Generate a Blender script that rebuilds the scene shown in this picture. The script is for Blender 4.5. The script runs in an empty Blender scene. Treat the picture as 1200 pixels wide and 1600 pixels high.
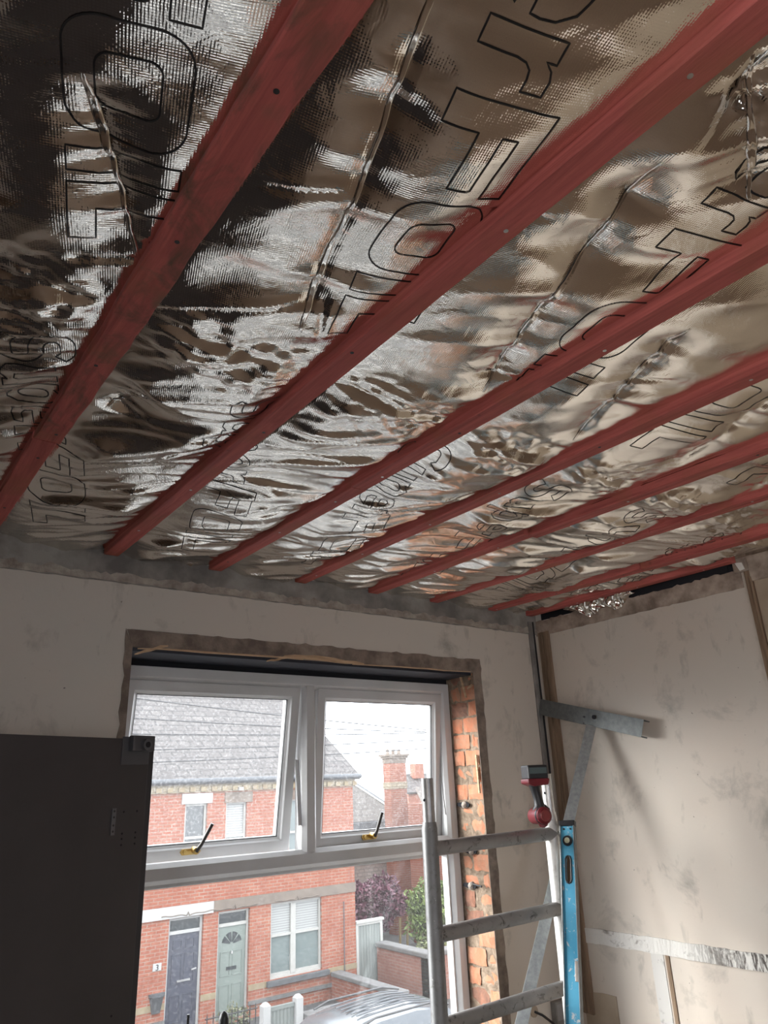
import bpy, bmesh, math, random
import numpy as np
from mathutils import Vector, Matrix
random.seed(7); rng = np.random.default_rng(11)
S = bpy.context.scene
COL = S.collection
PI = math.pi

# ------------------------------------------------------------------ camera
cam_d = bpy.data.cameras.new('camera'); cam = bpy.data.objects.new('camera', cam_d); COL.objects.link(cam)
yaw, pitch, roll = 0.65570036, 0.3629199, -0.04250153
fw = Vector((math.sin(yaw)*math.cos(pitch), math.cos(yaw)*math.cos(pitch), math.sin(pitch)))
r0 = Vector((math.cos(yaw), -math.sin(yaw), 0)); u0 = r0.cross(fw)
rt = r0*math.cos(roll) + u0*math.sin(roll); up = -r0*math.sin(roll) + u0*math.cos(roll)
m3 = Matrix((rt, up, -fw)).transposed()
cam.matrix_world = Matrix.Translation((0, 0, 1.6)) @ m3.to_4x4()
cam_d.sensor_fit = 'HORIZONTAL'; cam_d.sensor_width = 36; cam_d.lens = 36*1125.6/1200
cam_d.clip_start = .02; cam_d.clip_end = 500
S.camera = cam

# ------------------------------------------------------------------ sky and light
SKY = 5.8
w = bpy.data.worlds.new('overcast_sky'); S.world = w; w.use_nodes = True
nt = w.node_tree; nt.nodes.clear()
out = nt.nodes.new('ShaderNodeOutputWorld'); bg = nt.nodes.new('ShaderNodeBackground')
tc = nt.nodes.new('ShaderNodeTexCoord'); nz = nt.nodes.new('ShaderNodeTexNoise'); rp = nt.nodes.new('ShaderNodeValToRGB')
nz.inputs['Scale'].default_value = 2.2; nz.inputs['Detail'].default_value = 5
rp.color_ramp.elements[0].color = (.74, .80, .92, 1); rp.color_ramp.elements[0].position = .35
rp.color_ramp.elements[1].color = (1, 1, 1, 1); rp.color_ramp.elements[1].position = .62
nt.links.new(tc.outputs['Generated'], nz.inputs['Vector']); nt.links.new(nz.outputs['Fac'], rp.inputs['Fac'])
nt.links.new(rp.outputs['Color'], bg.inputs['Color']); bg.inputs['Strength'].default_value = SKY
nt.links.new(bg.outputs[0], out.inputs[0])

def area(name, loc, target, sx, sy, power, col):
    d = bpy.data.lights.new(name, 'AREA'); d.shape = 'RECTANGLE'; d.size = sx; d.size_y = sy; d.energy = power; d.color = col
    o = bpy.data.objects.new(name, d); COL.objects.link(o); o.location = loc
    o.rotation_euler = (Vector(target)-Vector(loc)).to_track_quat('-Z', 'Y').to_euler(); return o
# hazy sun behind thin cloud, beyond the roofs to the left: it rakes in through the window on to the right wall
sd = bpy.data.lights.new('hazy_sun', 'SUN'); sd.energy = 6.5; sd.angle = math.radians(34); sd.color = (1, .98, .95)
so = bpy.data.objects.new('hazy_sun', sd); COL.objects.link(so); so.rotation_euler = Vector((.72, -.62, -.30)).to_track_quat('-Z', 'Y').to_euler()
LF = area('left_fill_light', (-1.2, -1.35, 1.5), (3, 1.0, 2.15), 1.1, 1.0, 3.0, (1, .88, .77)); LF.data.spread = math.radians(62)  # added fill lamp for the right wall, in an assumed unseen window
# added fill lamp in an assumed rear window, on the opposite side of the room
area('rear_fill_light', (.9, -2.72, 1.5), (.9, 0, 1.45), 1.3, 1.05, .8, (1, .93, .85))

S.view_settings.view_transform = 'Standard'; S.view_settings.look = 'None'
S.view_settings.exposure = 0.36; S.view_settings.gamma = 1; S.view_settings.use_curve_mapping = False
S.cycles.use_denoising = True
S.cycles.max_bounces = 10; S.cycles.diffuse_bounces = 6; S.cycles.glossy_bounces = 6; S.cycles.transparent_max_bounces = 16
S.cycles.sample_clamp_indirect = 6

# ------------------------------------------------------------------ mesh helpers
class MB:
    def __init__(s): s.v = []; s.f = []
    def add(s, vs, fs):
        n = len(s.v); s.v += [tuple(v) for v in vs]; s.f += [tuple(i+n for i in f) for f in fs]; return s
    def box(s, x0, x1, y0, y1, z0, z1):
        vs = [(x, y, z) for z in (z0, z1) for y in (y0, y1) for x in (x0, x1)]
        return s.add(vs, [(0, 2, 3, 1), (4, 5, 7, 6), (0, 1, 5, 4), (2, 6, 7, 3), (0, 4, 6, 2), (1, 3, 7, 5)])
    def obox(s, p0, p1, w, t, n=(0, 0, 1)):
        """bar from p0 to p1, width w across n x dir, thickness t along n"""
        p0 = Vector(p0); p1 = Vector(p1); d = (p1-p0).normalized(); n = Vector(n); a = d.cross(n).normalized(); n = a.cross(d).normalized()
        vs = [p+a*(w/2*i)+n*(t/2*j) for p in (p0, p1) for i, j in ((-1, -1), (1, -1), (1, 1), (-1, 1))]
        return s.add(vs, [(3, 2, 1, 0), (4, 5, 6, 7), (0, 1, 5, 4), (1, 2, 6, 5), (2, 3, 7, 6), (3, 0, 4, 7)])
    def tube(s, pts, r, n=12, caps=True):
        pts = [Vector(p) for p in pts]; rs = r if isinstance(r, (list, tuple)) else [r]*len(pts)
        b = len(s.v); up = None
        for i, p in enumerate(pts):
            d = (pts[min(i+1, len(pts)-1)]-pts[max(i-1, 0)]).normalized()
            if up is None: up = Vector((0, 0, 1)) if abs(d.z) < .9 else Vector((1, 0, 0))
            a = d.cross(up).normalized(); c = a.cross(d).normalized(); up = c
            s.v += [tuple(p+(a*math.cos(2*PI*k/n)+c*math.sin(2*PI*k/n))*rs[i]) for k in range(n)]
        for i in range(len(pts)-1):
            for k in range(n):
                q = b+i*n; s.f.append((q+k, q+(k+1) % n, q+n+(k+1) % n, q+n+k))
        if caps:
            s.f.append(tuple(b+k for k in range(n-1, -1, -1))); s.f.append(tuple(b+(len(pts)-1)*n+k for k in range(n)))
        return s
    def prism(s, pts, vec):
        vec = Vector(vec); n = len(pts); a = [Vector(p) for p in pts]
        return s.add(a+[p+vec for p in a], [tuple(range(n-1, -1, -1)), tuple(range(n, 2*n))] + [(i, (i+1) % n, n+(i+1) % n, n+i) for i in range(n)])
    def frame(s, x0, x1, z0, z1, sec):
        """mitred rectangular frame in xz; sec = closed cross-section of (inset, y)"""
        b = len(s.v)
        for i, y in sec: s.v += [(x0+i, y, z0+i), (x1-i, y, z0+i), (x1-i, y, z1-i), (x0+i, y, z1-i)]
        m = len(sec)
        for j in range(m):
            for k in range(4):
                s.f.append((b+4*j+k, b+4*j+(k+1) % 4, b+4*((j+1) % m)+(k+1) % 4, b+4*((j+1) % m)+k))
        return s
    def xf(s, M):
        s.v = [tuple(M @ Vector(v)) for v in s.v]; return s
    def build(s, name, mat, parent=None, smooth=False, bevel=0, kind=None, fix=True):
        off = parent_world(parent)
        me = bpy.data.meshes.new(name); me.from_pydata([(v[0]-off.x, v[1]-off.y, v[2]-off.z) for v in s.v], [], s.f); me.update()
        if fix:
            bm = bmesh.new(); bm.from_mesh(me); bmesh.ops.recalc_face_normals(bm, faces=bm.faces); bm.to_mesh(me); bm.free()
        me.materials.append(mat); o = bpy.data.objects.new(name, me); COL.objects.link(o); o.parent = parent
        if smooth:
            me.polygons.foreach_set('use_smooth', [True]*len(me.polygons))
            if smooth != 'all': me.set_sharp_from_angle(angle=math.radians(38))
        if bevel:
            b = o.modifiers.new('bevel', 'BEVEL'); b.width = bevel; b.segments = 2; b.limit_method = 'ANGLE'
        if kind: o['kind'] = kind
        return o
def parent_world(p):
    v = Vector((0, 0, 0))
    while p is not None: v += p.location; p = p.parent
    return v
def thing(name, loc, label, cat, group=None):
    o = bpy.data.objects.new(name, None); COL.objects.link(o); o.location = loc; o.empty_display_size = .1
    o['label'] = label; o['category'] = cat
    if group: o['group'] = group
    return o
def tag(o, label, cat, group=None):
    o['label'] = label; o['category'] = cat
    if group: o['group'] = group
    return o
def struct(name, loc=(0, 0, 0)):
    o = bpy.data.objects.new(name, None); COL.objects.link(o); o.location = loc; o['kind'] = 'structure'; return o

# ------------------------------------------------------------------ materials
def newmat(name):
    m = bpy.data.materials.new(name); m.use_nodes = True; nt = m.node_tree
    return m, nt, nt.nodes['Principled BSDF'], nt.nodes.new('ShaderNodeTexCoord')
def mixc(nt, fac, a, b, blend='MIX'):
    n = nt.nodes.new('ShaderNodeMix'); n.data_type = 'RGBA'; n.blend_type = blend
    for i, x in ((0, fac), (6, a), (7, b)):
        if isinstance(x, (int, float)): n.inputs[i].default_value = x
        elif isinstance(x, tuple): n.inputs[i].default_value = (*x[:3], 1)
        else: nt.links.new(x, n.inputs[i])
    return n.outputs[2]
def noise(nt, vec, scale, detail=4, rough=.55, lo=.4, hi=.6, dist=0, stretch=None):
    if stretch:
        mp = nt.nodes.new('ShaderNodeMapping'); mp.inputs['Scale'].default_value = stretch; nt.links.new(vec, mp.inputs[0]); vec = mp.outputs[0]
    n = nt.nodes.new('ShaderNodeTexNoise'); n.inputs['Scale'].default_value = scale; n.inputs['Detail'].default_value = detail
    n.inputs['Roughness'].default_value = rough; n.inputs['Distortion'].default_value = dist; nt.links.new(vec, n.inputs['Vector'])
    r = nt.nodes.new('ShaderNodeMapRange'); r.inputs[1].default_value = lo; r.inputs[2].default_value = hi; nt.links.new(n.outputs['Fac'], r.inputs[0])
    return r.outputs[0]
def bump(nt, bs, h, strength=.3, dist=.01, prev=None):
    b = nt.nodes.new('ShaderNodeBump'); b.inputs['Strength'].default_value = strength; b.inputs['Distance'].default_value = dist
    nt.links.new(h, b.inputs['Height'])
    if prev is not None: nt.links.new(prev, b.inputs['Normal'])
    nt.links.new(b.outputs[0], bs.inputs['Normal']); return b.outputs[0]
def mat(name, c1, c2=None, scale=8, rough=.6, metal=0, bmp=0, lo=.35, hi=.65, stretch=None, detail=4, spec=None):
    m, nt, bs, tc = newmat(name)
    bs.inputs['Roughness'].default_value = rough; bs.inputs['Metallic'].default_value = metal
    if spec is not None: bs.inputs['Specular IOR Level'].default_value = spec
    if c2 is None: c2 = tuple(c*.85 for c in c1)
    f = noise(nt, tc.outputs['Object'], scale, detail, .6, lo, hi, 0, stretch)
    nt.links.new(mixc(nt, f, c1, c2), bs.inputs['Base Color'])
    if bmp: bump(nt, bs, f, .5, bmp)
    return m
def brick_mat(name, plane, c1, c2, mortar, bw=.225, bh=.075, ms=.008, seed=1, rough=.85, offset=.5):
    m, nt, bs, tc = newmat(name); bs.inputs['Roughness'].default_value = rough
    sx = nt.nodes.new('ShaderNodeSeparateXYZ'); cx = nt.nodes.new('ShaderNodeCombineXYZ'); nt.links.new(tc.outputs['Object'], sx.inputs[0])
    nt.links.new(sx.outputs[plane[0]], cx.inputs[0]); nt.links.new(sx.outputs[plane[1]], cx.inputs[1])
    b = nt.nodes.new('ShaderNodeTexBrick'); nt.links.new(cx.outputs[0], b.inputs['Vector'])
    b.inputs['Scale'].default_value = 1; b.inputs['Brick Width'].default_value = bw; b.inputs['Row Height'].default_value = bh
    b.inputs['Mortar Size'].default_value = ms; b.inputs['Mortar Smooth'].default_value = .2; b.inputs['Bias'].default_value = 0; b.offset = offset
    b.inputs['Color1'].default_value = (*c1, 1); b.inputs['Color2'].default_value = (*c2, 1); b.inputs['Mortar'].default_value = (*mortar, 1)
    f = noise(nt, tc.outputs['Object'], 2.2, 5, .6, .3, .75); c = mixc(nt, f, b.outputs['Color'], tuple(x*.8 for x in c1))
    g = noise(nt, tc.outputs['Object'], 14, 3, .6, .45, .8); g2 = mixc(nt, g, c, tuple(min(1, x*1.25+.05) for x in c2))
    mm = nt.nodes.new('ShaderNodeMath'); mm.operation = 'MULTIPLY'; mm.inputs[1].default_value = .35; nt.links.new(g, mm.inputs[0])
    nt.links.new(mixc(nt, mm.outputs[0], c, tuple(min(1, x*1.2+.05) for x in c2)), bs.inputs['Base Color'])
    bump(nt, bs, b.outputs['Fac'], .6, -.006); return m

def plaster_mat(name, base, dark, warm):
    m, nt, bs, tc = newmat(name); o = tc.outputs['Object']; bs.inputs['Roughness'].default_value = .75
    c = mixc(nt, noise(nt, o, 1.3, 4, .6, .3, .7), base, warm)
    c = mixc(nt, noise(nt, o, 4.5, 7, .65, .57, .80, .4), c, dark)
    c = mixc(nt, noise(nt, o, 55, 2, .5, .76, .80), c, tuple(x*.5 for x in dark))
    c = mixc(nt, noise(nt, o, 6, 5, .6, .60, .82, .3, (2.2, 2.2, .9)), c, dark)
    nt.links.new(c, bs.inputs['Base Color']); bump(nt, bs, noise(nt, o, 22, 5, .6, .2, .8), .12, .004); return m
M = {}
M['plaster'] = plaster_mat('skimmed_plaster', (.57, .53, .47), (.30, .275, .24), (.61, .53, .455))
M['rough'] = mat('rough_brown_render', (.31, .25, .20), (.15, .115, .095), 14, .95, bmp=.012, detail=8)
M['cement'] = mat('cement_strip', (.33, .31, .28), (.15, .14, .13), 6, .95, bmp=.004, detail=9)
M['cement_light'] = mat('chipped_plaster_lip', (.46, .41, .35), (.24, .20, .17), 16, .95, bmp=.008, detail=8)
M['tan_render'] = mat('tan_rough_render', (.47, .38, .31), (.20, .155, .125), 11, .95, bmp=.006, detail=9)
M['bounce_cut'] = mat('bounce_cutting_brown', (.20, .145, .11), (.11, .08, .06), 3, .95, bmp=.004, detail=8)  # unseen left and back walls coloured dark to cut bounced light
M['ply'] = mat('bare_tan_board', (.42, .34, .255), (.33, .26, .19), 5, .8, bmp=.002, detail=7)
M['upvc'] = mat('white_upvc', (.62, .62, .62), (.54, .54, .53), 3, .38, spec=.4)
M['gasket'] = mat('black_gasket', (.02, .02, .02), None, 5, .6)
M['brass'] = mat('brass', (.62, .43, .16), (.45, .30, .10), 20, .28, 1)
M['darkgrip'] = mat('dark_handle', (.05, .045, .04), None, 9, .4)
M['alu'] = mat('dusty_aluminium_tube', (.50, .50, .50), (.36, .35, .34), 30, .42, .75, detail=6)
M['alu_light'] = mat('bright_aluminium', (.72, .72, .70), (.55, .54, .52), 26, .38, .6, detail=5)
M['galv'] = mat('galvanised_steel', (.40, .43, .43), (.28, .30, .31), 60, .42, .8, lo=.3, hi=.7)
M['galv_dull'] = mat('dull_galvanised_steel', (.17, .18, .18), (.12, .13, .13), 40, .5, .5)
M['board_dark'] = mat('dark_graphite_board', (.045, .04, .042), (.035, .032, .034), 4, .5)
M['board_edge'] = mat('dark_board_edge', (.03, .03, .036), None, 4, .5)
M['bracket'] = mat('grey_plastic_bracket', (.07, .07, .078), None, 9, .45)
M['black'] = mat('black_plastic', (.018, .018, .02), None, 9, .42)
M['redplastic'] = mat('red_plastic', (.21, .02, .03), (.15, .015, .02), 9, .4)
M['pinewood'] = mat('splintered_pine', (.58, .40, .25), (.38, .25, .15), 12, .8, stretch=(1, 1, 8))
M['oldwood'] = mat('old_brown_timber', (.30, .21, .14), (.17, .115, .075), 5, .85, stretch=(9, 9, .7), bmp=.004)
M['grey_capping'] = mat('grey_capping', (.26, .245, .23), (.16, .15, .14), 10, .7)
M['shade_black'] = mat('cavity_shade_black', (.012, .012, .016), None, 4, .95)  # near-black colour painting the shade inside gaps and holes
M['mortar'] = mat('crumbling_mortar', (.33, .25, .18), (.16, .115, .08), 30, .95, bmp=.01, detail=8)
M['oldbrick'] = mat('old_orange_brick', (.52, .19, .10), (.40, .22, .14), 18, .9, bmp=.006, detail=7)
M['oldbrick_dark'] = mat('dark_old_brick', (.17, .10, .075), (.30, .14, .09), 18, .95, bmp=.006, detail=7)  # darker brick colour, used at random beside the window frame
M['floorwood'] = mat('dusty_floorboards', (.24, .165, .11), (.15, .10, .07), 3, .6, stretch=(8, .8, 1))
M['ceiling'] = mat('old_joist_timber', (.16, .11, .08), None, 4, .9)
M['screw'] = mat('steel_screw', (.6, .6, .6), None, 9, .3, .9)
M['ink'] = mat('black_ink', (.008, .008, .009), None, 4, .45)
M['paintwhite'] = mat('white_painted_wood', (.78, .77, .72), (.70, .68, .63), 6, .5)

# red treated batten timber
def batten_mat(name='red_treated_batten', dirt=0):
    m, nt, bs, tc = newmat(name); o = tc.outputs['Object']; bs.inputs['Roughness'].default_value = .72
    c = mixc(nt, noise(nt, o, 34, 7, .7, .35, .70, 1.2, (1, .07, 1)), (.56, .14, .12), (.30, .065, .055))
    c = mixc(nt, noise(nt, o, 3.5, 4, .6, .5, .75), c, (.34, .115, .065))
    c = mixc(nt, noise(nt, o, 13, 2, .5, .72, .78, .2), c, (.12, .03, .03))
    if dirt:
        c = mixc(nt, noise(nt, o, 16, 6, .65, .48, .70, .8, (1, .5, 1)), c, (.13, .075, .05)); c = mixc(nt, noise(nt, o, 7, 4, .6, .58, .75, .4), c, (.14, .11, .07))
    nt.links.new(c, bs.inputs['Base Color'])
    bump(nt, bs, noise(nt, o, 60, 4, .6, .2, .8, 0, (1, .1, 1)), .35, .003); return m
M['batten'] = batten_mat(); M['batten_dirty'] = batten_mat('dirty_red_batten', 1)

def foil_mat():
    m, nt, bs, tc = newmat('woven_silver_foil'); o = tc.outputs['Object']
    bs.inputs['Metallic'].default_value = 1
    c = mixc(nt, noise(nt, o, 2.5, 3, .5, .3, .7), (.86, .83, .78), (.78, .74, .68)); nt.links.new(c, bs.inputs['Base Color'])
    r = nt.nodes.new('ShaderNodeMapRange'); r.inputs[3].default_value = .045; r.inputs[4].default_value = .10
    nt.links.new(noise(nt, o, 5, 3, .5, .3, .7), r.inputs[0]); nt.links.new(r.outputs[0], bs.inputs['Roughness'])
    mp = nt.nodes.new('ShaderNodeMapping'); mp.inputs['Rotation'].default_value = (0, 0, math.radians(17)); nt.links.new(o, mp.inputs[0])
    hs = []
    for ax in ('X', 'Y'):
        wv = nt.nodes.new('ShaderNodeTexWave'); wv.wave_type = 'BANDS'; wv.bands_direction = ax; wv.wave_profile = 'SIN'
        wv.inputs['Scale'].default_value = 78; wv.inputs['Distortion'].default_value = .25; wv.inputs['Detail'].default_value = 1
        nt.links.new(mp.outputs[0], wv.inputs['Vector']); hs.append(wv.outputs['Fac'])
    ad = nt.nodes.new('ShaderNodeMath'); ad.operation = 'ADD'; nt.links.new(hs[0], ad.inputs[0]); nt.links.new(hs[1], ad.inputs[1])
    p = bump(nt, bs, ad.outputs[0], .085, .0012)
    q = bump(nt, bs, noise(nt, o, 17, 4, .5, .2, .8, .8), .22, .006, p)
    return m
M['foil'] = foil_mat()
M['foil_plain'] = mat('plain_silver_foil', (.84, .81, .76), None, 9, .14, 1, bmp=.001)

def glass_mat(name, dirt):
    m = bpy.data.materials.new(name); m.use_nodes = True; nt = m.node_tree; nt.nodes.clear()
    out = nt.nodes.new('ShaderNodeOutputMaterial'); tr = nt.nodes.new('ShaderNodeBsdfTransparent'); gl = nt.nodes.new('ShaderNodeBsdfGlossy')
    df = nt.nodes.new('ShaderNodeBsdfTranslucent'); df.inputs[0].default_value = (.95, .95, .95, 1); gl.inputs['Roughness'].default_value = .02
    tr.inputs[0].default_value = (.97, .98, .98, 1)
    tc = nt.nodes.new('ShaderNodeTexCoord')
    f = noise(nt, tc.outputs['Object'], 110, 3, .6, .52, .62); g = noise(nt, tc.outputs['Object'], 3, 3, .6, .2, .8)
    mu = nt.nodes.new('ShaderNodeMath'); mu.operation = 'MULTIPLY_ADD'; mu.inputs[1].default_value = dirt*1.0; mu.inputs[2].default_value = dirt*.55
    nt.links.new(f, mu.inputs[0])
    mx = nt.nodes.new('ShaderNodeMixShader'); nt.links.new(mu.outputs[0], mx.inputs[0]); nt.links.new(tr.outputs[0], mx.inputs[1]); nt.links.new(df.outputs[0], mx.inputs[2])
    m2 = nt.nodes.new('ShaderNodeMixShader'); m2.inputs[0].default_value = .025
    nt.links.new(mx.outputs[0], m2.inputs[1]); nt.links.new(gl.outputs[0], m2.inputs[2]); nt.links.new(m2.outputs[0], out.inputs[0]); return m
M['glass_dirty'] = glass_mat('rain_spotted_glass', .034)
M['glass'] = glass_mat('dusty_glass', .014)

# ================================================================== THE ROOM
WY, WX, CZ = 2.615, 3.026, 2.43          # window wall, right wall, underside of battens
OX0, OX1, OZ0, OZ1 = .832, 2.578, .50, 2.168
MB().box(-1.3, 3.3, -2.6, 2.9, -.2, 0).build('floor', M['floorwood'], kind='structure')
MB().box(-1.45, 3.3, -2.9, 3.0, 2.60, 2.75).build('ceiling', M['ceiling'], kind='structure')
wf = MB()
wf.box(-1.3, OX0, WY, 2.93, 0, 2.6).box(OX1, 3.3, WY, 2.93, 0, 2.6).box(OX0, OX1, WY, 2.93, 0, OZ0).box(OX0, OX1, WY, 2.93, OZ1, 2.6)
wf.build('wall_front', M['plaster'], kind='structure')
MB().box(WX, 3.26, -2.6, WY, 0, 2.405).build('wall_right', M['plaster'], kind='structure')
MB().box(WX+.05, 3.26, -2.6, WY, 2.405, 2.6).build('wall_right_top', M['shade_black'], kind='structure')  # black colour paints the shade above the wall top
MB().box(-1.45, -1.3, -.73, 2.93, 0, 2.6).box(-1.45, -1.3, -2.6, -1.97, 0, 2.6).box(-1.45, -1.3, -1.97, -.73, 0, .98).box(-1.45, -1.3, -1.97, -.73, 2.12, 2.6).build('wall_left', M['bounce_cut'], kind='structure')
MB().box(-1.45, .25, -2.85, -2.6, 0, 2.6).box(1.55, 3.26, -2.85, -2.6, 0, 2.6).box(.25, 1.55, -2.85, -2.6, 0, .95).box(.25, 1.55, -2.85, -2.6, 2.05, 2.6).build('wall_back', M['bounce_cut'], kind='structure')
MB().frame(.25, 1.55, .95, 2.05, [(0, -2.62), (0, -2.68), (.06, -2.68), (.06, -2.62)]).build('added_window_2', M['upvc'], kind='structure')  # unseen window added round the rear fill lamp

MB().frame(0, 1.24, .98, 2.12, [(0, 0), (0, .06), (.06, .06), (.06, 0)]).xf(Matrix.Translation((-1.37, -1.97, 0)) @ Matrix.Rotation(PI/2, 4, 'Z')).build('added_window_3', M['upvc'], kind='structure')  # unseen window added for the left fill lamp
def ragged(fn, a, b, step, amp, seed):
    r = random.Random(seed); out = []; x = a; d = 1 if b > a else -1
    while (b-x)*d > 1e-6:
        out.append(fn(x, r.uniform(-amp, amp))); x += d*step*r.uniform(.5, 1.4)
    out.append(fn(b, 0)); return out

# rough band where the coving was taken off: front wall and right wall
def strip_front(name, x0, x1, z_lo, z_hi, mt, proj, amp, seed, step=.035, amp2=.003):
    pts = ragged(lambda x, j: (x, WY-proj, z_lo+j), x0, x1, step, amp, seed)+ragged(lambda x, j: (x, WY-proj, z_hi+j), x1, x0, step, amp2, seed+1)
    return MB().prism(pts, (0, proj-.001, 0)).build(name, mt, kind='structure')
strip_front('trim_1', -1.3, WX, 2.333, 2.45, M['cement'], .004, .002, 3)
strip_front('trim_2', -1.3, WX, 2.336, 2.366, M['cement_light'], .006, .003, 8, .025, .009)
def strip_right(name, y0, y1, z_lo, z_hi, mt, proj, amp, seed, step=.035, amp2=.003, kind='structure'):
    pts = ragged(lambda y, j: (WX-proj, y, z_lo+j), y0, y1, step, amp, seed)+ragged(lambda y, j: (WX-proj, y, z_hi+j), y1, y0, step, amp2, seed+1)
    return MB().prism(pts, (proj-.001, 0, 0)).build(name, mt, kind=kind)
strip_right('trim_3', 1.45, WY, 2.325, 2.405, M['tan_render'], .006, .002, 12, .03, .006)

# bare board and dark slot at the right edge of the right wall
MB().box(WX-.012, WX, -.3, 1.40, 0, 2.41).build('wall_right_board', M['ply'], kind='structure')
MB().box(WX-.006, WX, 1.40, 1.437, 0, 2.41).box(WX-.02, WX, 1.405, 1.412, .2, 2.36).build('trim_4', M['oldwood'], kind='structure')
MB().box(WX-.018, WX-.001, .9, 1.41, 2.34, 2.45).box(WX-.015, WX+.04, 1.38, 1.475, 2.39, 2.452).build('trim_5', M['tan_render'], kind='structure', bevel=.004)

# dado rail scar
dm, nt, bs, tc = newmat('chipped_white_rail_scar'); o_ = tc.outputs['Object']; bs.inputs['Roughness'].default_value = .7
c_ = mixc(nt, noise(nt, o_, 12, 6, .7, .55, .66, .5), (.72, .70, .66), (.30, .27, .24))
gr = nt.nodes.new('ShaderNodeSeparateXYZ'); nt.links.new(o_, gr.inputs[0])
mr = nt.nodes.new('ShaderNodeMapRange'); mr.inputs[1].default_value = 2.05; mr.inputs[2].default_value = 1.8; nt.links.new(gr.outputs[1], mr.inputs[0])
nn = noise(nt, o_, 60, 4, .7, .44, .56, 1.2, (1, 1, .22)); ml = nt.nodes.new('ShaderNodeMath'); ml.operation = 'MULTIPLY'
nt.links.new(nn, ml.inputs[0]); nt.links.new(mr.outputs[0], ml.inputs[1])
nt.links.new(mixc(nt, ml.outputs[0], c_, (.10, .085, .075)), bs.inputs['Base Color']); bump(nt, bs, nn, .5, .003)
M['scar'] = dm
strip_right('trim_6', .5, 2.60, .885, .945, dm, .007, .0025, 21, .04, .0025)
MB().box(WX-.004, WX, 2.10, 2.118, 0, .886).build('trim_7', M['oldwood'], kind='structure')
strip_right('trim_8', 2.128, 2.19, 0, .886, mat('pale_filler_strip', (.60, .58, .55), (.33, .31, .29), 24, .8, lo=.55, hi=.7), .002, .0, 22)
strip_right('trim_9', 2.40, 2.58, .3, .69, M['ply'], .004, .004, 25)
# corner: grey capping on the front wall, old timber batten on the right wall
MB().box(2.955, 2.985, WY-.012, WY, .7, 2.40).build('trim_10', M['grey_capping'], kind='structure', bevel=.003)
cb = MB()
for i, (a, b) in enumerate(((2.598, 2.582), (2.578, 2.566), (2.562, 2.548), (2.545, 2.527))):
    cb.box(WX-.014-.004*(i % 2), WX, b, a, .6, 2.34)
cb.build('trim_11', M['oldwood'], kind='structure', bevel=.002)
MB().tube([(2.993, WY-.008, 2.4), (2.996, WY-.008, 1.8), (2.992, WY-.008, 1.2), (2.995, WY-.008, .7)], .005, 8).build('trim_12', M['black'], kind='structure', smooth=True)

# rough plaster border around the window opening
def ring(name, inner, outer, mt, proj, seed, amp=.006):
    (a0, a1, b0, b1), (c0, c1, d0, d1) = inner, outer
    mb = MB(); r = random.Random(seed)
    def seg(p, q, P, Q, n=40):
        for k in range(n):
            t0, t1 = k/n, (k+1)/n
            f = lambda A, B, t: (A[0]+(B[0]-A[0])*t, A[1]+(B[1]-A[1])*t)
            i0, i1, o0, o1 = f(p, q, t0), f(p, q, t1), f(P, Q, t0), f(P, Q, t1)
            j0, j1 = js[k], js[k+1]
            dx, dz = (q[1]-p[1]), -(q[0]-p[0]); L = math.hypot(dx, dz); nx, nz = -dx/L, -dz/L
            o0 = (o0[0]+nx*j0, o0[1]+nz*j0); o1 = (o1[0]+nx*j1, o1[1]+nz*j1)
            mb.prism([(i0[0], WY-proj, i0[1]), (i1[0], WY-proj, i1[1]), (o1[0], WY-proj, o1[1]), (o0[0], WY-proj, o0[1])], (0, proj-.001, 0))
    js = [r.uniform(-amp, amp) for _ in range(41)]; seg((a0, b0), (a0, b1), (c0, d0), (c0, d1))
    js = [r.uniform(-amp, amp) for _ in range(41)]; seg((a0, b1), (a1, b1), (c0, d1), (c1, d1))
    js = [r.uniform(-amp, amp) for _ in range(41)]; seg((a1, b1), (a1, b0), (c1, d1), (c1, d0))
    return mb.build(name, mt, kind='structure')
HZ = 2.105; JX = 2.52
ring('trim_13', (.842, JX, .5, HZ), (.818, OX1-.004, .5, OZ1), M['rough'], .004, 5)
# underside of the head, left jamb: inner lining inside the plaster opening
MB().box(OX0, OX1, WY+.003, 2.93, HZ, OZ1+.01).build('trim_14', M['rough'], kind='structure')
MB().box(OX0-.01, .842, WY+.003, 2.93, .5, HZ).build('trim_15', M['rough'], kind='structure')
MB().box(.842, JX+.01, 2.825, 2.90, 2.072, HZ+.002).build('trim_16', M['shade_black'], kind='structure')  # dark board painting the shade of the gap over the frame
# dark membrane and old timber under the lintel, gap shade put into its colour
MB().box(.842, JX, 2.63, 2.825, HZ-.012, HZ+.001).build('trim_17', mat('shaded_membrane', (.02, .023, .035), None, 6, .5), kind='structure')
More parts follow.
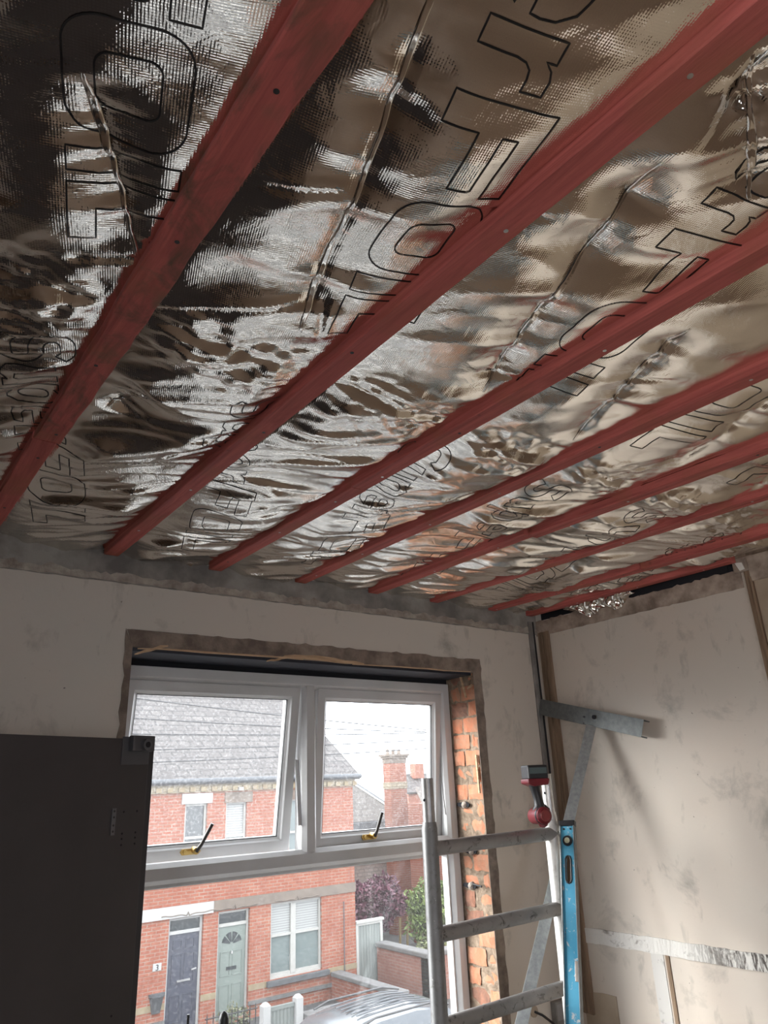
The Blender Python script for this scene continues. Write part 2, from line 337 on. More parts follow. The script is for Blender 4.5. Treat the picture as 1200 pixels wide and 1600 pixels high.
# right jamb of bare bricks: backing of mortar, then the single bricks
MB().box(JX+.012, OX1+.01, WY+.003, 2.93, .45, HZ).build('trim_18', M['mortar'], kind='structure')
jb = MB(); jd = MB(); r = random.Random(4); z = .46; row = 0
while z < HZ-.02:
    h = .066; spl = [(WY+.006, WY+.105), (WY+.115, 2.80)] if row % 2 == 0 else [(WY+.006, WY+.06), (WY+.07, 2.80)]
    for (ya, yb) in spl:
        if r.random() < .03: continue
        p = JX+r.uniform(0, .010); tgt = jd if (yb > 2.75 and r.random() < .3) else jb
        n0 = len(tgt.v)
        for sy in range(5):
            for sz in range(4):
                a = ya+(yb-ya)*sy/4+r.uniform(-.003, .003)*(0 < sy < 4 or 1); b = z+h*sz/3+r.uniform(-.003, .003)
                e = .004 if sy in (0, 4) or sz in (0, 3) else 0
                tgt.v.append((p+e+r.uniform(0, .005), a, b))
        for sy in range(4):
            for sz in range(3):
                q = n0+sy*4+sz; tgt.f.append((q, q+1, q+5, q+4))
        tgt.box(p+.008, OX1, ya+.003, yb-.003, z+.003, z+h-.003)
    z += .076; row += 1
jb.build('trim_19', M['oldbrick'], kind='structure', fix=False); jd.build('trim_20', M['oldbrick_dark'], kind='structure', fix=False)
# broken wood laths and wooden plugs left round the opening
def splinter(p0, p1, w, t, seed):
    r = random.Random(seed); p0 = Vector(p0); p1 = Vector(p1); mb = MB(); n = 9
    pts = [p0+(p1-p0)*(i/(n-1))+Vector((0, 0, r.uniform(-.002, .002))) for i in range(n)]
    top = [p+Vector((0, 0, w*(.25+.75*math.sin(PI*min(1, (i+.6)/n))*r.uniform(.6, 1)))) for i, p in enumerate(pts)]
    return mb.prism([*pts, *reversed(top)], (0, t, 0))
sp = [((.86, WY-.009, 2.098), (1.55, WY-.009, 2.104), .008, 1), ((1.38, WY-.012, 2.082), (1.52, WY-.012, 2.112), .012, 2),
      ((1.46, WY-.008, 2.108), (1.86, WY-.008, 2.100), .022, 3), ((.85, WY-.011, 2.075), (.97, WY-.011, 2.112), .014, 4), ((1.8, WY-.008, 2.098), (2.5, WY-.008, 2.104), .006, 5)]
lab = ['long thin splintered lath along the left half of the window head', 'short pale splinter poking down at the middle of the window head',
       'wide frayed wood strip over the right window sash', 'pale splinter at the top left corner of the window opening', 'thin wood edge along the right half of the window head']
for (a, b, w_, s_), l in zip(sp, lab):
    tag(splinter(a, b, w_, .007, s_).build('wood_splinter', M['pinewood']), l, 'wood splinter', 'splinters round the window opening')
for (p0, p1, l) in (((JX-.004, 2.70, 2.095), (JX-.010, 2.665, 1.99), 'pale splinter standing at the top of the bare brick jamb'),
                    ((JX-.004, 2.655, 2.03), (JX-.006, 2.62, 2.045), 'short wood plug across the top of the brick jamb'),
                    ((JX-.002, 2.635, 1.72), (JX-.004, 2.63, 1.55), 'upright pale sliver on the outer edge of the brick jamb')):
    tag(MB().obox(p0, p1, .009, .008, (1, 0, 0)).build('wood_splinter', M['pinewood']), l, 'wood splinter', 'splinters round the window opening')
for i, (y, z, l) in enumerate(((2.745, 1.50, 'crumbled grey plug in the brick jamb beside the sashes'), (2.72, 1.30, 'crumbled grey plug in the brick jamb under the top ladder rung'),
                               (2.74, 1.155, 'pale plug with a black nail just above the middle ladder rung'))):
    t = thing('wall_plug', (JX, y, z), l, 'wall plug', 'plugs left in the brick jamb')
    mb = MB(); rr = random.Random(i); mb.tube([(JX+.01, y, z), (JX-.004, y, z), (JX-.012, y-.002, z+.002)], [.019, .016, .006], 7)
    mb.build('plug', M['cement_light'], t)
    MB().prism([(JX-.0008, y-.03, z-.008), (JX-.0008, y+.01, z-.013), (JX-.0008, y+.055, z-.004), (JX-.0008, y+.05, z+.009), (JX-.0008, y-.01, z+.014), (JX-.0008, y-.035, z+.004)], (.006, 0, 0)).build('cavity_shade', M['shade_black'], t)  # thin black patch painting the shade beside the plug
    if i == 2: MB().tube([(JX-.01, y-.02, z+.01), (JX-.014, y-.085, z+.004)], .004, 6).build('nail', M['black'], t)

# ------------------------------------------------------------------ the window
FY = 2.81
W1 = struct('window_1', (1.686, FY, OZ0))
def pf(y, w, d=.06, ch=.016): return [(0, y), (0, y+d), (w, y+d), (w, y+ch), (w-ch, y)]
fx0, fx1, fz0, fz1 = .845, 2.527, .52, 2.072
MB().frame(fx0, fx1, fz0, fz1, pf(FY, .055, .07)).build('frame', M['upvc'], W1, bevel=.002)
mulx0, mulx1, tz0, tz1 = 1.672, 1.742, 1.297, 1.368
def bar(pts, vec): return MB().prism(pts, vec)
bar([(mulx0, FY+.07, tz1-.01), (mulx0, FY+.016, tz1-.01), (mulx0+.016, FY-.002, tz1-.01), (mulx1-.016, FY-.002, tz1-.01), (mulx1, FY+.016, tz1-.01), (mulx1, FY+.07, tz1-.01)], (0, 0, fz1-.045-tz1+.01)).build('mullion', M['upvc'], W1)
bar([(fx0+.04, FY+.07, tz0), (fx0+.04, FY+.016, tz0), (fx0+.04, FY-.001, tz0+.016), (fx0+.04, FY-.001, tz1-.016), (fx0+.04, FY+.016, tz1), (fx0+.04, FY+.07, tz1)], (fx1-fx0-.08, 0, 0)).build('transom', M['upvc'], W1)
# fixed lower pane
lo_ = MB().frame(fx0+.05, fx1-.05, fz0+.05, tz0+.003, [(0, FY+.02), (0, FY+.05), (.02, FY+.05), (.014, FY+.02)]).build('glazing_bead', M['upvc'], W1)
MB().box(fx0+.06, fx1-.06, FY+.036, FY+.040, fz0+.06, tz0-.005).build('pane', M['glass'], W1)
def sash(x0, x1, ang, hx, name='sash'):
    z0, z1 = tz1-.006, fz1-.050
    piv = Vector((0, FY+.03, z1)); R = Matrix.Translation(piv) @ Matrix.Rotation(math.radians(ang), 4, 'X') @ Matrix.Translation(-piv)
    y = FY+.004
    s = MB().frame(x0, x1, z0, z1, [(0, y), (0, y+.055), (.052, y+.055), (.052, y+.014), (.044, y+.008), (.038, y)]).xf(R).build(name, M['upvc'], W1, bevel=.0015)
    MB().frame(x0+.049, x1-.049, z0+.049, z1-.049, [(0, y+.016), (0, y+.026), (.006, y+.026), (.006, y+.016)]).xf(R).build('gasket', M['gasket'], s)
    MB().box(x0+.046, x1-.046, y+.028, y+.032, z0+.046, z1-.046).xf(R).build('pane', M['glass_dirty'], s)
    # cockspur handle on the bottom rail
    hz = z0+.028; h = MB()
    h.prism([(hx-.035, y, hz-.011), (hx+.03, y, hz-.011), (hx+.04, y, hz), (hx+.03, y, hz+.011), (hx-.035, y, hz+.011), (hx-.044, y, hz)], (0, -.006, 0))
    h.tube([(hx+.012, y, hz+.006), (hx+.012, y-.03, hz+.006)], .013, 14); h.tube([(hx-.025, y, hz), (hx-.025, y-.012, hz)], .008, 10)
    hh = h.xf(R).build('handle', M['brass'], s, smooth=True, bevel=.001)
    return s, R, hz, y
def grip(s, R, hx, hz, y, lean):
    pass
sl, Rl, hz, hy = sash(.893, 1.660, 8.5, 1.225)
sr, Rr, hz, hy = sash(1.752, 2.480, 5.0, 2.045)
for s_, R_, hx, ln in ((sl, Rl, 1.237, .045), (sr, Rr, 2.057, .022)):
    MB().tube([(hx, hy-.026, hz+.004), (hx+ln*.35, hy-.034, hz+.03), (hx+ln, hy-.05, hz+.105)], [.009, .007, .0075], 10).xf(R_).build('lever', M['darkgrip'], s_, smooth=True)
for sx_, s_, R_ in ((1.664, sl, Rl), (2.474, sr, Rr)):
    MB().obox((sx_, FY+.02, 1.46), (sx_, FY+.045, 1.72), .004, .014, (1, 0, 0)).build('friction_stay', M['upvc'], W1)
# sill board
MB().box(.842, JX, WY-.02, FY+.01, .475, .515).build('window_1_sill', M['upvc'], kind='structure', bevel=.004)

# ================================================================== FOIL CEILING
X0, X1, Y0, Y1, ST = -1.28, 3.022, -1.9, 2.612, .0075
gx = np.arange(X0, X1+1e-6, ST); gy = np.arange(Y0, Y1+1e-6, ST); gx[-1] = X1; gy[-1] = Y1
GX, GY = np.meshgrid(gx, gy)
class Perlin:
    def __init__(s, seed): 
        r = np.random.default_rng(seed); s.p = r.permutation(512); a = r.uniform(0, 2*np.pi, 512); s.g = np.stack([np.cos(a), np.sin(a)], -1)
    def __call__(s, x, y):
        xi = np.floor(x).astype(int); yi = np.floor(y).astype(int); xf = x-xi; yf = y-yi
        f = lambda t: t*t*t*(t*(t*6-15)+10)
        def G(i, j, dx, dy):
            g = s.g[s.p[(s.p[(xi+i) & 511]+yi+j) & 511]]; return g[..., 0]*dx+g[..., 1]*dy
        u, v = f(xf), f(yf)
        a = G(0, 0, xf, yf); b = G(1, 0, xf-1, yf); c = G(0, 1, xf, yf-1); d = G(1, 1, xf-1, yf-1)
        return (a+(b-a)*u)*(1-v)+(c+(d-c)*u)*v
P1, P2, P3, P4, P5, P6 = [Perlin(k) for k in (1, 2, 3, 4, 5, 6)]
def gauss(d, w): return np.exp(-(d/w)**2)
def sstep(a, b, x):
    t = np.clip((x-a)/(b-a), 0, 1); return t*t*(3-2*t)
BX = [-.865, -.465, -.065+.02, .347, .765, 1.187, 1.59, 1.975, 2.375, 2.75, 3.005]     # right edges of the battens
BX = [b for b in BX]
BW = .053
def segd(X, Y, a, b):
    ax, ay = a; bx, by = b; L2 = (bx-ax)**2+(by-ay)**2
    t = np.clip(((X-ax)*(bx-ax)+(Y-ay)*(by-ay))/L2, 0, 1)
    dx = X-(ax+t*(bx-ax)); dy = Y-(ay+t*(by-ay)); sgn = np.sign(dx*(by-ay)-dy*(bx-ax))
    return np.hypot(dx, dy), t, sgn
def height(X, Y):
    # stretched folds running across the battens
    th = math.radians(-27); c, s = math.cos(th), math.sin(th)
    wx = X+.05*P5(X*3, Y*3); wy = Y+.05*P6(X*3, Y*3)
    u = wx*c+wy*s; v = -wx*s+wy*c
    lower = sstep(1.15, 1.35, Y+.04*P1(X*4, Y*0))
    h = .030*P1(u*1.8+.3, v*3.8)
    h += (.014)*P2(u*1.9+9, v*8)
    rid = 1-np.abs(P3(u*1.9, v*7))*2.2
    h += -.013*np.clip(rid, 0, 1)**2.2*(.45+.8*lower)
    rid2 = 1-np.abs(P4(u*2.6+3, v*15))*2.4
    h += -.0062*np.clip(rid2, 0, 1)**2.5*(.15+1.0*lower)
    h += .0022*lower*P6(u*6, v*34)
    h += (.020*(np.abs(P5(u*2.2+5, v*3.4+2))-.2)-.011*(np.abs(P6(u*1.7+1, v*7.5+7))-.2))*(.45+.55*lower)
    # crumpled overlap where the upper sheet meets the lower one
    cr = gauss(Y-1.19-.03*P2(X*5, Y*0), .10)+.55*gauss(Y-1.30, .13)*sstep(.5, 0, X)
    k = (1-np.abs(P5(X*13+wy*9, Y*22))*2.4)
    h += cr*(.012*P4(X*9, Y*20)+.012*np.abs(P6(X*22, Y*34))+.010*np.abs(P3(X*15+Y*9, Y*26))-.008*np.clip(k, 0, 1))
    h += -.010*sstep(1.165, 1.185, Y+.02*P3(X*5, Y*0+4))*(1-sstep(1.22, 1.30, Y))
    # sag between battens and tight along each batten
    dmin = np.full(X.shape, 9.); hb = np.zeros(X.shape)
    for i, b in enumerate(BX):
        d = np.abs(X-(b-BW/2)); dmin = np.minimum(dmin, d)
    free = sstep(.026, .12, dmin)
    bulge = np.where(dmin > .026, np.clip((dmin-.026)/.17, 0, 1), 0)
    h = h*(.12+.88*free) - .022*np.sqrt(bulge+1e-6)*(.7+.6*P3(X*1.3, Y*1.9))
    # hand-welded quilting seams: pulled up, with a pinched lip beside
    for (a, b, dep) in SEAMS:
        d, t, sg = segd(X, Y, a, b); jit = .6+.8*(P2(t*14+a[0]*9, t*0+.5)+.5); e = np.clip(np.minimum(t, 1-t)*8, 0, 1)
        h += e*free*(.5*dep*gauss(d, .012) + .013*gauss(d, .06)*np.clip(jit, .3, 1.3) + .0025*gauss(d, .035)*P4(t*60, d*9))
    # small single creases and gathers
    for (a, b, dep) in CREASES:
        d, t, sg = segd(X, Y, a, b); e = np.clip(np.minimum(t, 1-t)*5, 0, 1); h += e*dep*(gauss(d, .005)-.6*gauss(d-.012, .008)*(sg > 0))
    lim = np.where(dmin < BW/2+.004, .0, -.05)
    h = np.maximum(h, lim)
    # turned up against the walls
    return 2.4562+h
SEAMS = [((.11, .72), (.29, 1.03), .011), ((.41, .40), (.61, 1.04), .010), ((.84, .38), (1.09, 1.02), .010), ((1.27, .60), (1.46, 1.06), .012), ((.80, .20), (.84, .28), .008), ((.79, .22), (1.02, .345), .008),
         ((1.70, .62), (1.93, 1.10), .010), ((2.12, .7), (2.33, 1.12), .010), ((2.5, .8), (2.68, 1.15), .008),
         ((.47, 1.42), (.40, 1.58), .007), ((-.1, .7), (.02, 1.05), .01), ((-.4, .4), (-.2, 1.0), .01), ((-.7, -.6), (-.4, .4), .01), ((.3, -.6), (.5, .2), .01), ((.9, -.7), (1.1, 0), .01), ((1.6, -.6), (1.8, .2), .01)]
CREASES = [((.37, .76), (.49, .685), .006), ((.27, .99), (.36, .93), .005), ((.30, 1.02), (.18, 1.08), .006), ((.33, 1.16), (.60, .95), .006), ((.86, .33), (.80, .21), .005), ((.66, .62), (.82, .55), .004),
           ((1.02, .98), (1.14, .93), .005), ((1.30, .84), (1.44, .73), .004), ((.60, .93), (.66, 1.05), .006), ((.50, 1.9), (.80, 1.3), .006), ((.45, 2.1), (.86, 1.75), .006), ((.9, 2.0), (1.25, 1.55), .006),
           ((1.7, 1.2), (1.9, 1.0), .006), ((1.3, 1.7), (1.55, 1.4), .005), ((2.0, 1.5), (2.3, 1.2), .005)]
H = height(GX, GY)
ny, nx = H.shape
verts = np.stack([GX, GY, H], -1).reshape(-1, 3)
idx = np.arange(ny*nx).reshape(ny, nx)
quads = np.stack([idx[:-1, :-1], idx[1:, :-1], idx[1:, 1:], idx[:-1, 1:]], -1).reshape(-1, 4)
me = bpy.data.meshes.new('foil_sheet')
me.vertices.add(len(verts)); me.vertices.foreach_set('co', verts.ravel())
me.loops.add(quads.size); me.loops.foreach_set('vertex_index', quads.ravel())
me.polygons.add(len(quads)); me.polygons.foreach_set('loop_start', np.arange(0, quads.size, 4)); me.polygons.foreach_set('loop_total', np.full(len(quads), 4))
me.polygons.foreach_set('use_smooth', np.ones(len(quads), bool)); me.update(); me.validate()
me.materials.append(M['foil'])
foil = thing('foil_insulation', (1.3, .6, 2.47), 'crinkled silver foil insulation stapled up behind the red ceiling battens', 'foil insulation')
fs = bpy.data.objects.new('foil_sheet', me); COL.objects.link(fs); fs.parent = foil; fs.location = (-1.3, -.6, -2.47)
def hat(x, y):
    fx = np.clip((x-X0)/ST, 0, nx-1.001); fy = np.clip((y-Y0)/ST, 0, ny-1.001); i = fx.astype(int); j = fy.astype(int); a = fx-i; b = fy-j
    return (H[j, i]*(1-a)+H[j, i+1]*a)*(1-b)+(H[j+1, i]*(1-a)+H[j+1, i+1]*a)*b

# pinched welded seams: a thin doubled ridge of foil along each seam line
for q_, (a, b, dep) in enumerate(SEAMS[:6]+SEAMS[9:10]):
    L_ = math.hypot(b[0]-a[0], b[1]-a[1]); n_ = int(L_/.006); rr = random.Random(q_); mb = MB(); tx, ty = (b[0]-a[0])/L_, (b[1]-a[1])/L_
    for k in range(n_+1):
        t = k/n_; e = math.sin(PI*min(1, max(0, t)))**.3; wv_ = .0015*math.sin(t*9+q_)+.0008*math.sin(t*41)
        x = a[0]+(b[0]-a[0])*t-ty*wv_; y = a[1]+(b[1]-a[1])*t+tx*wv_; hw_ = (.0022+.0032*max(0, math.sin(t*7+q_*2)))*(.3+.7*e); dp = (.0035+.004*abs(math.sin(t*23+q_)))*e
        for o_, zz in ((-hw_-.002, -.0003), (-hw_*.6, -dp), (hw_*.1, -dp*.35), (hw_*.7, -dp*.9), (hw_+.002, -.0003)):
            xx, yy = x-ty*o_, y+tx*o_; mb.v.append((xx, yy, float(hat(np.array(xx), np.array(yy)))+zz))
    for k in range(n_):
        for j in range(4): i_ = k*5+j; mb.f.append((i_, i_+1, i_+6, i_+5))
    mb.build('welded_seam', M['foil_plain'], foil, smooth='all', fix=False)
# ---- printed outline lettering: each letter is a set of closed loops in (s along, q up) units of cap height
def rrect(x0, y0, x1, y1, r, n=5):
    out = []
    for cx, cy, a0 in ((x1-r, y1-r, 0), (x0+r, y1-r, 90), (x0+r, y0+r, 180), (x1-r, y0+r, 270)):
        out += [(cx+r*math.cos(math.radians(a0+90*k/n)), cy+r*math.sin(math.radians(a0+90*k/n))) for k in range(n+1)]
    return out
def stroke(pts, w):
    P = [Vector((*p, 0)) for p in pts]; L = []; Rr_ = []
    for i, p in enumerate(P):
        d = (P[min(i+1, len(P)-1)]-P[max(i-1, 0)]).normalized(); n = Vector((-d.y, d.x, 0))*w/2
        L.append((p+n)[:2]); Rr_.append((p-n)[:2])
    return L+Rr_[::-1]
def arc(cx, cy, rx, ry, a0, a1, n=12): return [(cx+rx*math.cos(math.radians(a0+(a1-a0)*k/n)), cy+ry*math.sin(math.radians(a0+(a1-a0)*k/n))) for k in range(n+1)]
LET = {
 'S': (.82, [stroke([(.72, .80)]+arc(.52, .70, .24, .20, 60, 90, 4)+arc(.38, .70, .24, .20, 90, 270, 12)+arc(.46, .30, .24, .20, 90, -90, 12)+arc(.32, .30, .24, .20, 270, 240, 4)+[(.10, .20)], .19)]),
 'u': (.72, [[(.06, .72), (.25, .72), (.25, .30), (.31, .18), (.42, .16), (.47, .22), (.47, .72), (.66, .72), (.66, 0), (.48, 0), (.48, .07), (.36, -.01), (.22, 0), (.10, .08), (.06, .22)]]),
 'p': (.74, [[(.06, .72), (.24, .72), (.24, .65), (.38, .74), (.54, .72), (.67, .58), (.69, .36), (.64, .12), (.50, -.01), (.36, 0), (.25, .08), (.25, -.26), (.06, -.26)], rrect(.25, .15, .50, .57, .11)]),
 'e': (.74, [[(.69, .30), (.25, .30), (.28, .19), (.38, .13), (.50, .15), (.66, .14), (.56, .02), (.40, -.02), (.20, .02), (.08, .17), (.06, .38), (.12, .58), (.25, .71), (.42, .74), (.58, .68), (.68, .54), (.70, .40)], [(.26, .42), (.51, .42), (.47, .55), (.38, .60), (.30, .55)]]),
 'r': (.62, [[(.06, 0), (.06, .76), (.26, .76), (.26, .66), (.32, .74), (.41, .78), (.56, .78), (.56, .56), (.44, .56), (.36, .54), (.31, .48), (.29, .38), (.29, 0)]]),
 'F': (1.20, [[(.08, 0), (.08, 1), (1.14, 1), (1.14, .76), (.38, .76), (.38, .60), (1.02, .60), (1.04, .56), (1.04, .36), (.38, .36), (.38, 0)]]),
 'O': (1.36, [rrect(.05, 0, 1.28, 1, .32, 9), rrect(.36, .24, .97, .76, .13, 7)]),
 'I': (.42, [[(.06, 0), (.06, 1), (.34, 1), (.34, 0)]]),
 'L': (.84, [[(.05, 0), (.05, 1), (.34, 1), (.34, .26), (.80, .26), (.80, 0)]]),
}
def draw_letter(mb, loops, s0, q0, sc, th):
    cs, sn = math.cos(th), math.sin(th)
    for lp in loops:
        pts = []
        for i in range(len(lp)):
            a = np.array(lp[i]); b = np.array(lp[(i+1) % len(lp)]); L = np.hypot(*(b-a))*sc; n = max(1, int(L/.005))
            pts += [a+(b-a)*k/n for k in range(n)]
        p = np.array(pts)*sc; s = s0+p[:, 0]; q = q0+p[:, 1]
        x = q*cs+s*sn; y = -q*sn+s*cs
        dx = np.roll(x, -1)-np.roll(x, 1); dy = np.roll(y, -1)-np.roll(y, 1); L = np.hypot(dx, dy)+1e-9; nxx, nyy = -dy/L*.0013, dx/L*.0013
        if x.min() < X0+.01 or x.max() > X1-.02 or y.max() > Y1-.01: continue
        b = len(mb.v); n = len(x)
        for i in range(n):
            for sg in (1, -1):
                xx, yy = x[i]+sg*nxx[i], y[i]+sg*nyy[i]
                mb.v.append((xx, yy, float(hat(np.array(xx), np.array(yy)))-.0009))
        for i in range(n):
            j = (i+1) % n; mb.f.append((b+2*i, b+2*i+1, b+2*j+1, b+2*j))
TH = math.radians(16); SC = .156
def word(text, s0, q0, sc=SC):
    s = s0
    for ch in text:
        adv, loops = LET[ch]; k = sc*(.92 if ch in 'Super' else 1)
        mb = MB(); draw_letter(mb, loops, s, q0, k, TH)
        if mb.v:
            mb.build('printed_letter', M['ink'], foil, fix=False)
        s += adv*k
WL = sum(LET[c][0]*SC*(.92 if c in 'Super' else 1) for c in 'SuperFOIL')
for k in range(6):      # upper sheet rows, then lower sheet rows
    word('SuperFOIL', 1.034+.13*k-WL, -.116+.47*k)
for k in range(6):
    word('SuperFOIL', 1.31+.125*k, -.255+.475*k)

# loose foil flap hanging at the right wall under the last batten
fm = MB(); nfx, nfy = 46, 14
for j in range(nfy):
    for i in range(nfx):
        y = 1.97+.42*i/(nfx-1); t = j/(nfy-1); hgt = .075*math.sin(PI*min(1, max(0, (i+1)/nfx)))**.7
        fm.v.append((WX-.012-.03*(1-t)+.010*math.sin(y*61+t*3)+.006*math.sin(y*143-t*5), y+.01*math.sin(t*4), 2.428-hgt*t*(.8+.25*math.sin(y*37))))
for j in range(nfy-1):
    for i in range(nfx-1): fm.f.append((j*nfx+i, j*nfx+i+1, (j+1)*nfx+i+1, (j+1)*nfx+i))
fm.build('foil_flap', M['foil'], foil, smooth='all', fix=False)

# ================================================================== RED BATTENS
def batten(xr0, xr1, y0, y1, label, seed, w=BW, t=.0262, rough_edge=0, mt=None):
    """one piece of batten; right edge goes from xr0 (at y0) to xr1 (at y1)"""
    r = random.Random(seed); mb = MB(); n = max(6, int((y1-y0)/.05)); b = 0
    base = thing('ceiling_batten', ((xr0+xr1)/2-w/2, (y0+y1)/2, CZ), label, 'ceiling batten', 'red ceiling battens')
    ph = r.uniform(0, 9)
    for i in range(n+1):
        y = y0+(y1-y0)*i/n; xr = xr0+(xr1-xr0)*i/n+.0015*math.sin(y*5+ph)
        e1 = r.uniform(0, .0015+rough_edge); e2 = r.uniform(0, .001+rough_edge); c = .0025
        sec = [(xr-w-e1, CZ+c), (xr-w+c-e1, CZ), (xr-c+e2, CZ), (xr+e2, CZ+c), (xr+e2*.4, CZ+t), (xr-w-e1*.4, CZ+t)]
        mb.v += [(x, y, z) for x, z in sec]
    m = 6
    for i in range(n):
        for k in range(m): mb.f.append((i*m+k, i*m+(k+1) % m, (i+1)*m+(k+1) % m, (i+1)*m+k))
    mb.f.append(tuple(range(m))); mb.f.append(tuple(n*m+k for k in range(m-1, -1, -1)))
    mb.build('timber', mt or M['batten'], base, smooth=True)
    # screws driven up through it
    y = y0+.09+r.uniform(0, .1)
    while y < y1-.03:
        xs = xr0+(xr1-xr0)*(y-y0)/(y1-y0)-w/2+r.uniform(-.009, .009)
        s = MB().tube([(xs, y, CZ-.0006), (xs, y, CZ+.004)], [.0042, .0035], 10); s.build('screw', M['screw'] if r.random() < .4 else M['black'], base)
        y += r.uniform(.32, .45)
    return base
E_ = 2.606
batten(.347, .347, -1.85, 1.765, 'wide rough-sawn red batten nearest the left edge, running up out of the frame', 1, .058, rough_edge=.004, mt=M['batten_dirty'])
batten(.341, .339, 1.7695, E_, 'short red batten end piece in the left corner of the ceiling, below the joint', 2, .055, rough_edge=.0015)
batten(.768, .760, -1.85, E_, 'second long red batten from the left, with a knot and no joint', 3)
batten(1.196, 1.178, -1.85, 1.615, 'near piece of the third red batten from the left, up to its joint', 4)
batten(1.179, 1.170, 1.6185, E_, 'window-end piece of the third red batten from the left, with a thin dark joint line', 5)
batten(1.602, 1.560, -1.85, E_, 'fourth red batten from the left, meeting the wall over the window mullion', 6)
batten(2.035, 1.985, -1.85, 1.66, 'near piece of the fifth red batten, stepped out past the paler piece', 7)
batten(1.962, 1.948, 1.655, E_, 'paler orange piece of the fifth red batten, meeting the wall over the right sash', 8)
batten(2.405, 2.355, -1.85, 1.40, 'near piece of the sixth red batten, ending in a crooked joint', 9)
batten(2.350, 2.318, 1.402, E_, 'window-end piece of the sixth red batten from the left', 10)
batten(2.82, 2.765, -1.85, 1.72, 'near piece of the seventh red batten, the last but one before the right wall', 11)
batten(2.758, 2.715, 1.722, E_, 'window-end piece of the seventh red batten, next to the room corner', 12)
batten(3.000, 2.990, 1.45, E_, 'short red batten along the top of the right wall, hard in the corner', 13, .045)
for i, x in enumerate((-.065, -.465, -.865)):
    batten(x, x, -1.85, E_, 'red ceiling batten '+('one spacing', 'two spacings', 'three spacings')[i]+' left of the rough-sawn one, outside the frame', 20+i)
# black sheets painting the shade between wall top and last batten
MB().box(WX-.004, WX+.03, 1.45, 2.0, 2.395, 2.43).build('trim_21', M['shade_black'], kind='structure')
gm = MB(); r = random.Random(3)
gm.prism(ragged(lambda y, j: (WX-.009, y, 2.40+abs(j)), 1.5, 1.95, .03, .014, 7)+[(WX-.009, 1.95, 2.432), (WX-.009, 1.5, 2.436)], (.004, 0, 0)).build('trim_22', M['shade_black'], kind='structure')
tag(MB().prism([(WX-.03, 1.455, 2.43), (WX-.03, 1.425, 2.425), (WX-.03, 1.418, 2.395), (WX-.03, 1.44, 2.392)], (.004, 0, 0)).build('white_tape_scrap', M['paintwhite']), 'small white scrap at the end of the last batten above the right wall', 'scrap')

# ================================================================== ROOM OBJECTS
# --- tower frame / ladder
LY = 2.2
lad = thing('ladder_frame', (2.17, LY, 0), 'paint-spattered grey aluminium ladder frame standing before the window', 'ladder')
def spat(name, base, dk, sc=34):
    m, nt, bs, tc = newmat(name); o = tc.outputs['Object']; bs.inputs['Metallic'].default_value = .55; bs.inputs['Roughness'].default_value = .5
    c = mixc(nt, noise(nt, o, 9, 5, .6, .35, .7), base, tuple(x*.8 for x in base)); c = mixc(nt, noise(nt, o, sc*1.6, 7, .75, .55, .66, .6), c, dk)
    c = mixc(nt, noise(nt, o, sc*3.2, 4, .7, .68, .72, .5), c, (.65, .63, .60)); nt.links.new(c, bs.inputs['Base Color']); return m
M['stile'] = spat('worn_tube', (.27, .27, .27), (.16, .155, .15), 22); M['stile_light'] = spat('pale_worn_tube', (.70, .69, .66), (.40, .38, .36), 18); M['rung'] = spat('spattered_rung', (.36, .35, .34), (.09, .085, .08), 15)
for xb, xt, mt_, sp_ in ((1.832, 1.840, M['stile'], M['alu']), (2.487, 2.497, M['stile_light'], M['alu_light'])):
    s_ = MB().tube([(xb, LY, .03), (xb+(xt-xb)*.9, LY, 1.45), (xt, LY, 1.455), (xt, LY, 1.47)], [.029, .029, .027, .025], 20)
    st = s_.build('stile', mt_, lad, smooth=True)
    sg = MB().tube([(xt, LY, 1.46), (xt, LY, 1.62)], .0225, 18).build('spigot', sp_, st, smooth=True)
    MB().tube([(xt-.0235, LY-.004, 1.545), (xt-.0205, LY-.004, 1.545)], .005, 8).build('pin_hole', M['shade_black'], st)
    MB().tube([(xb, LY, 0), (xb, LY, .04)], .033, 16).build('foot', M['black'], st, smooth=True)
for z in (1.385, 1.112, .845, .575, .30):
    MB().tube([(1.845, LY-.004, z-.004), (2.51, LY-.004, z+.004)], .0255, 18).build('rung', M['rung'], lad, smooth=True)

# --- T shaped plasterboard prop of metal stud
prop = thing('plasterboard_prop', (1.95, 2.36, 0), 'T-shaped prop of galvanised metal stud leaning on the right wall', 'prop')
def channel(p0, p1, nrm, w, d, t=.0018, lip=.008):
    """C channel: web of width w facing nrm, flanges depth d going back"""
    p0 = Vector(p0); p1 = Vector(p1); dr = (p1-p0).normalized(); n = Vector(nrm); a = dr.cross(n).normalized(); n = a.cross(dr).normalized()
    prof = [(-w/2, 0), (w/2, 0), (w/2, -d), (w/2-lip, -d), (w/2-lip, -d+t), (w/2-t, -d+t), (w/2-t, -t), (-w/2+t, -t), (-w/2+t, -d+t), (-w/2+lip, -d+t), (-w/2+lip, -d), (-w/2, -d)]
    return MB().prism([p0+a*x+n*y for x, y in prof], p1-p0)
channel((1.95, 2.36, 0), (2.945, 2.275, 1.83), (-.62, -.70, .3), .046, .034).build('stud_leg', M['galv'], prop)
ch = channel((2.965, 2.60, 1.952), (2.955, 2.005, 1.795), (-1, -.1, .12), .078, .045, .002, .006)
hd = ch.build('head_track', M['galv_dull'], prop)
MB().tube([(2.951, 2.26, 1.868), (2.957, 2.26, 1.868)], .010, 10).build('service_hole', M['shade_black'], hd)
for a in ((2.956, 2.32, 1.875), (2.958, 2.325, 1.845)):
    MB().tube([(a[0]-.004, a[1], a[2]), (a[0]+.004, a[1], a[2])], .004, 8).build('screw', M['black'], hd)

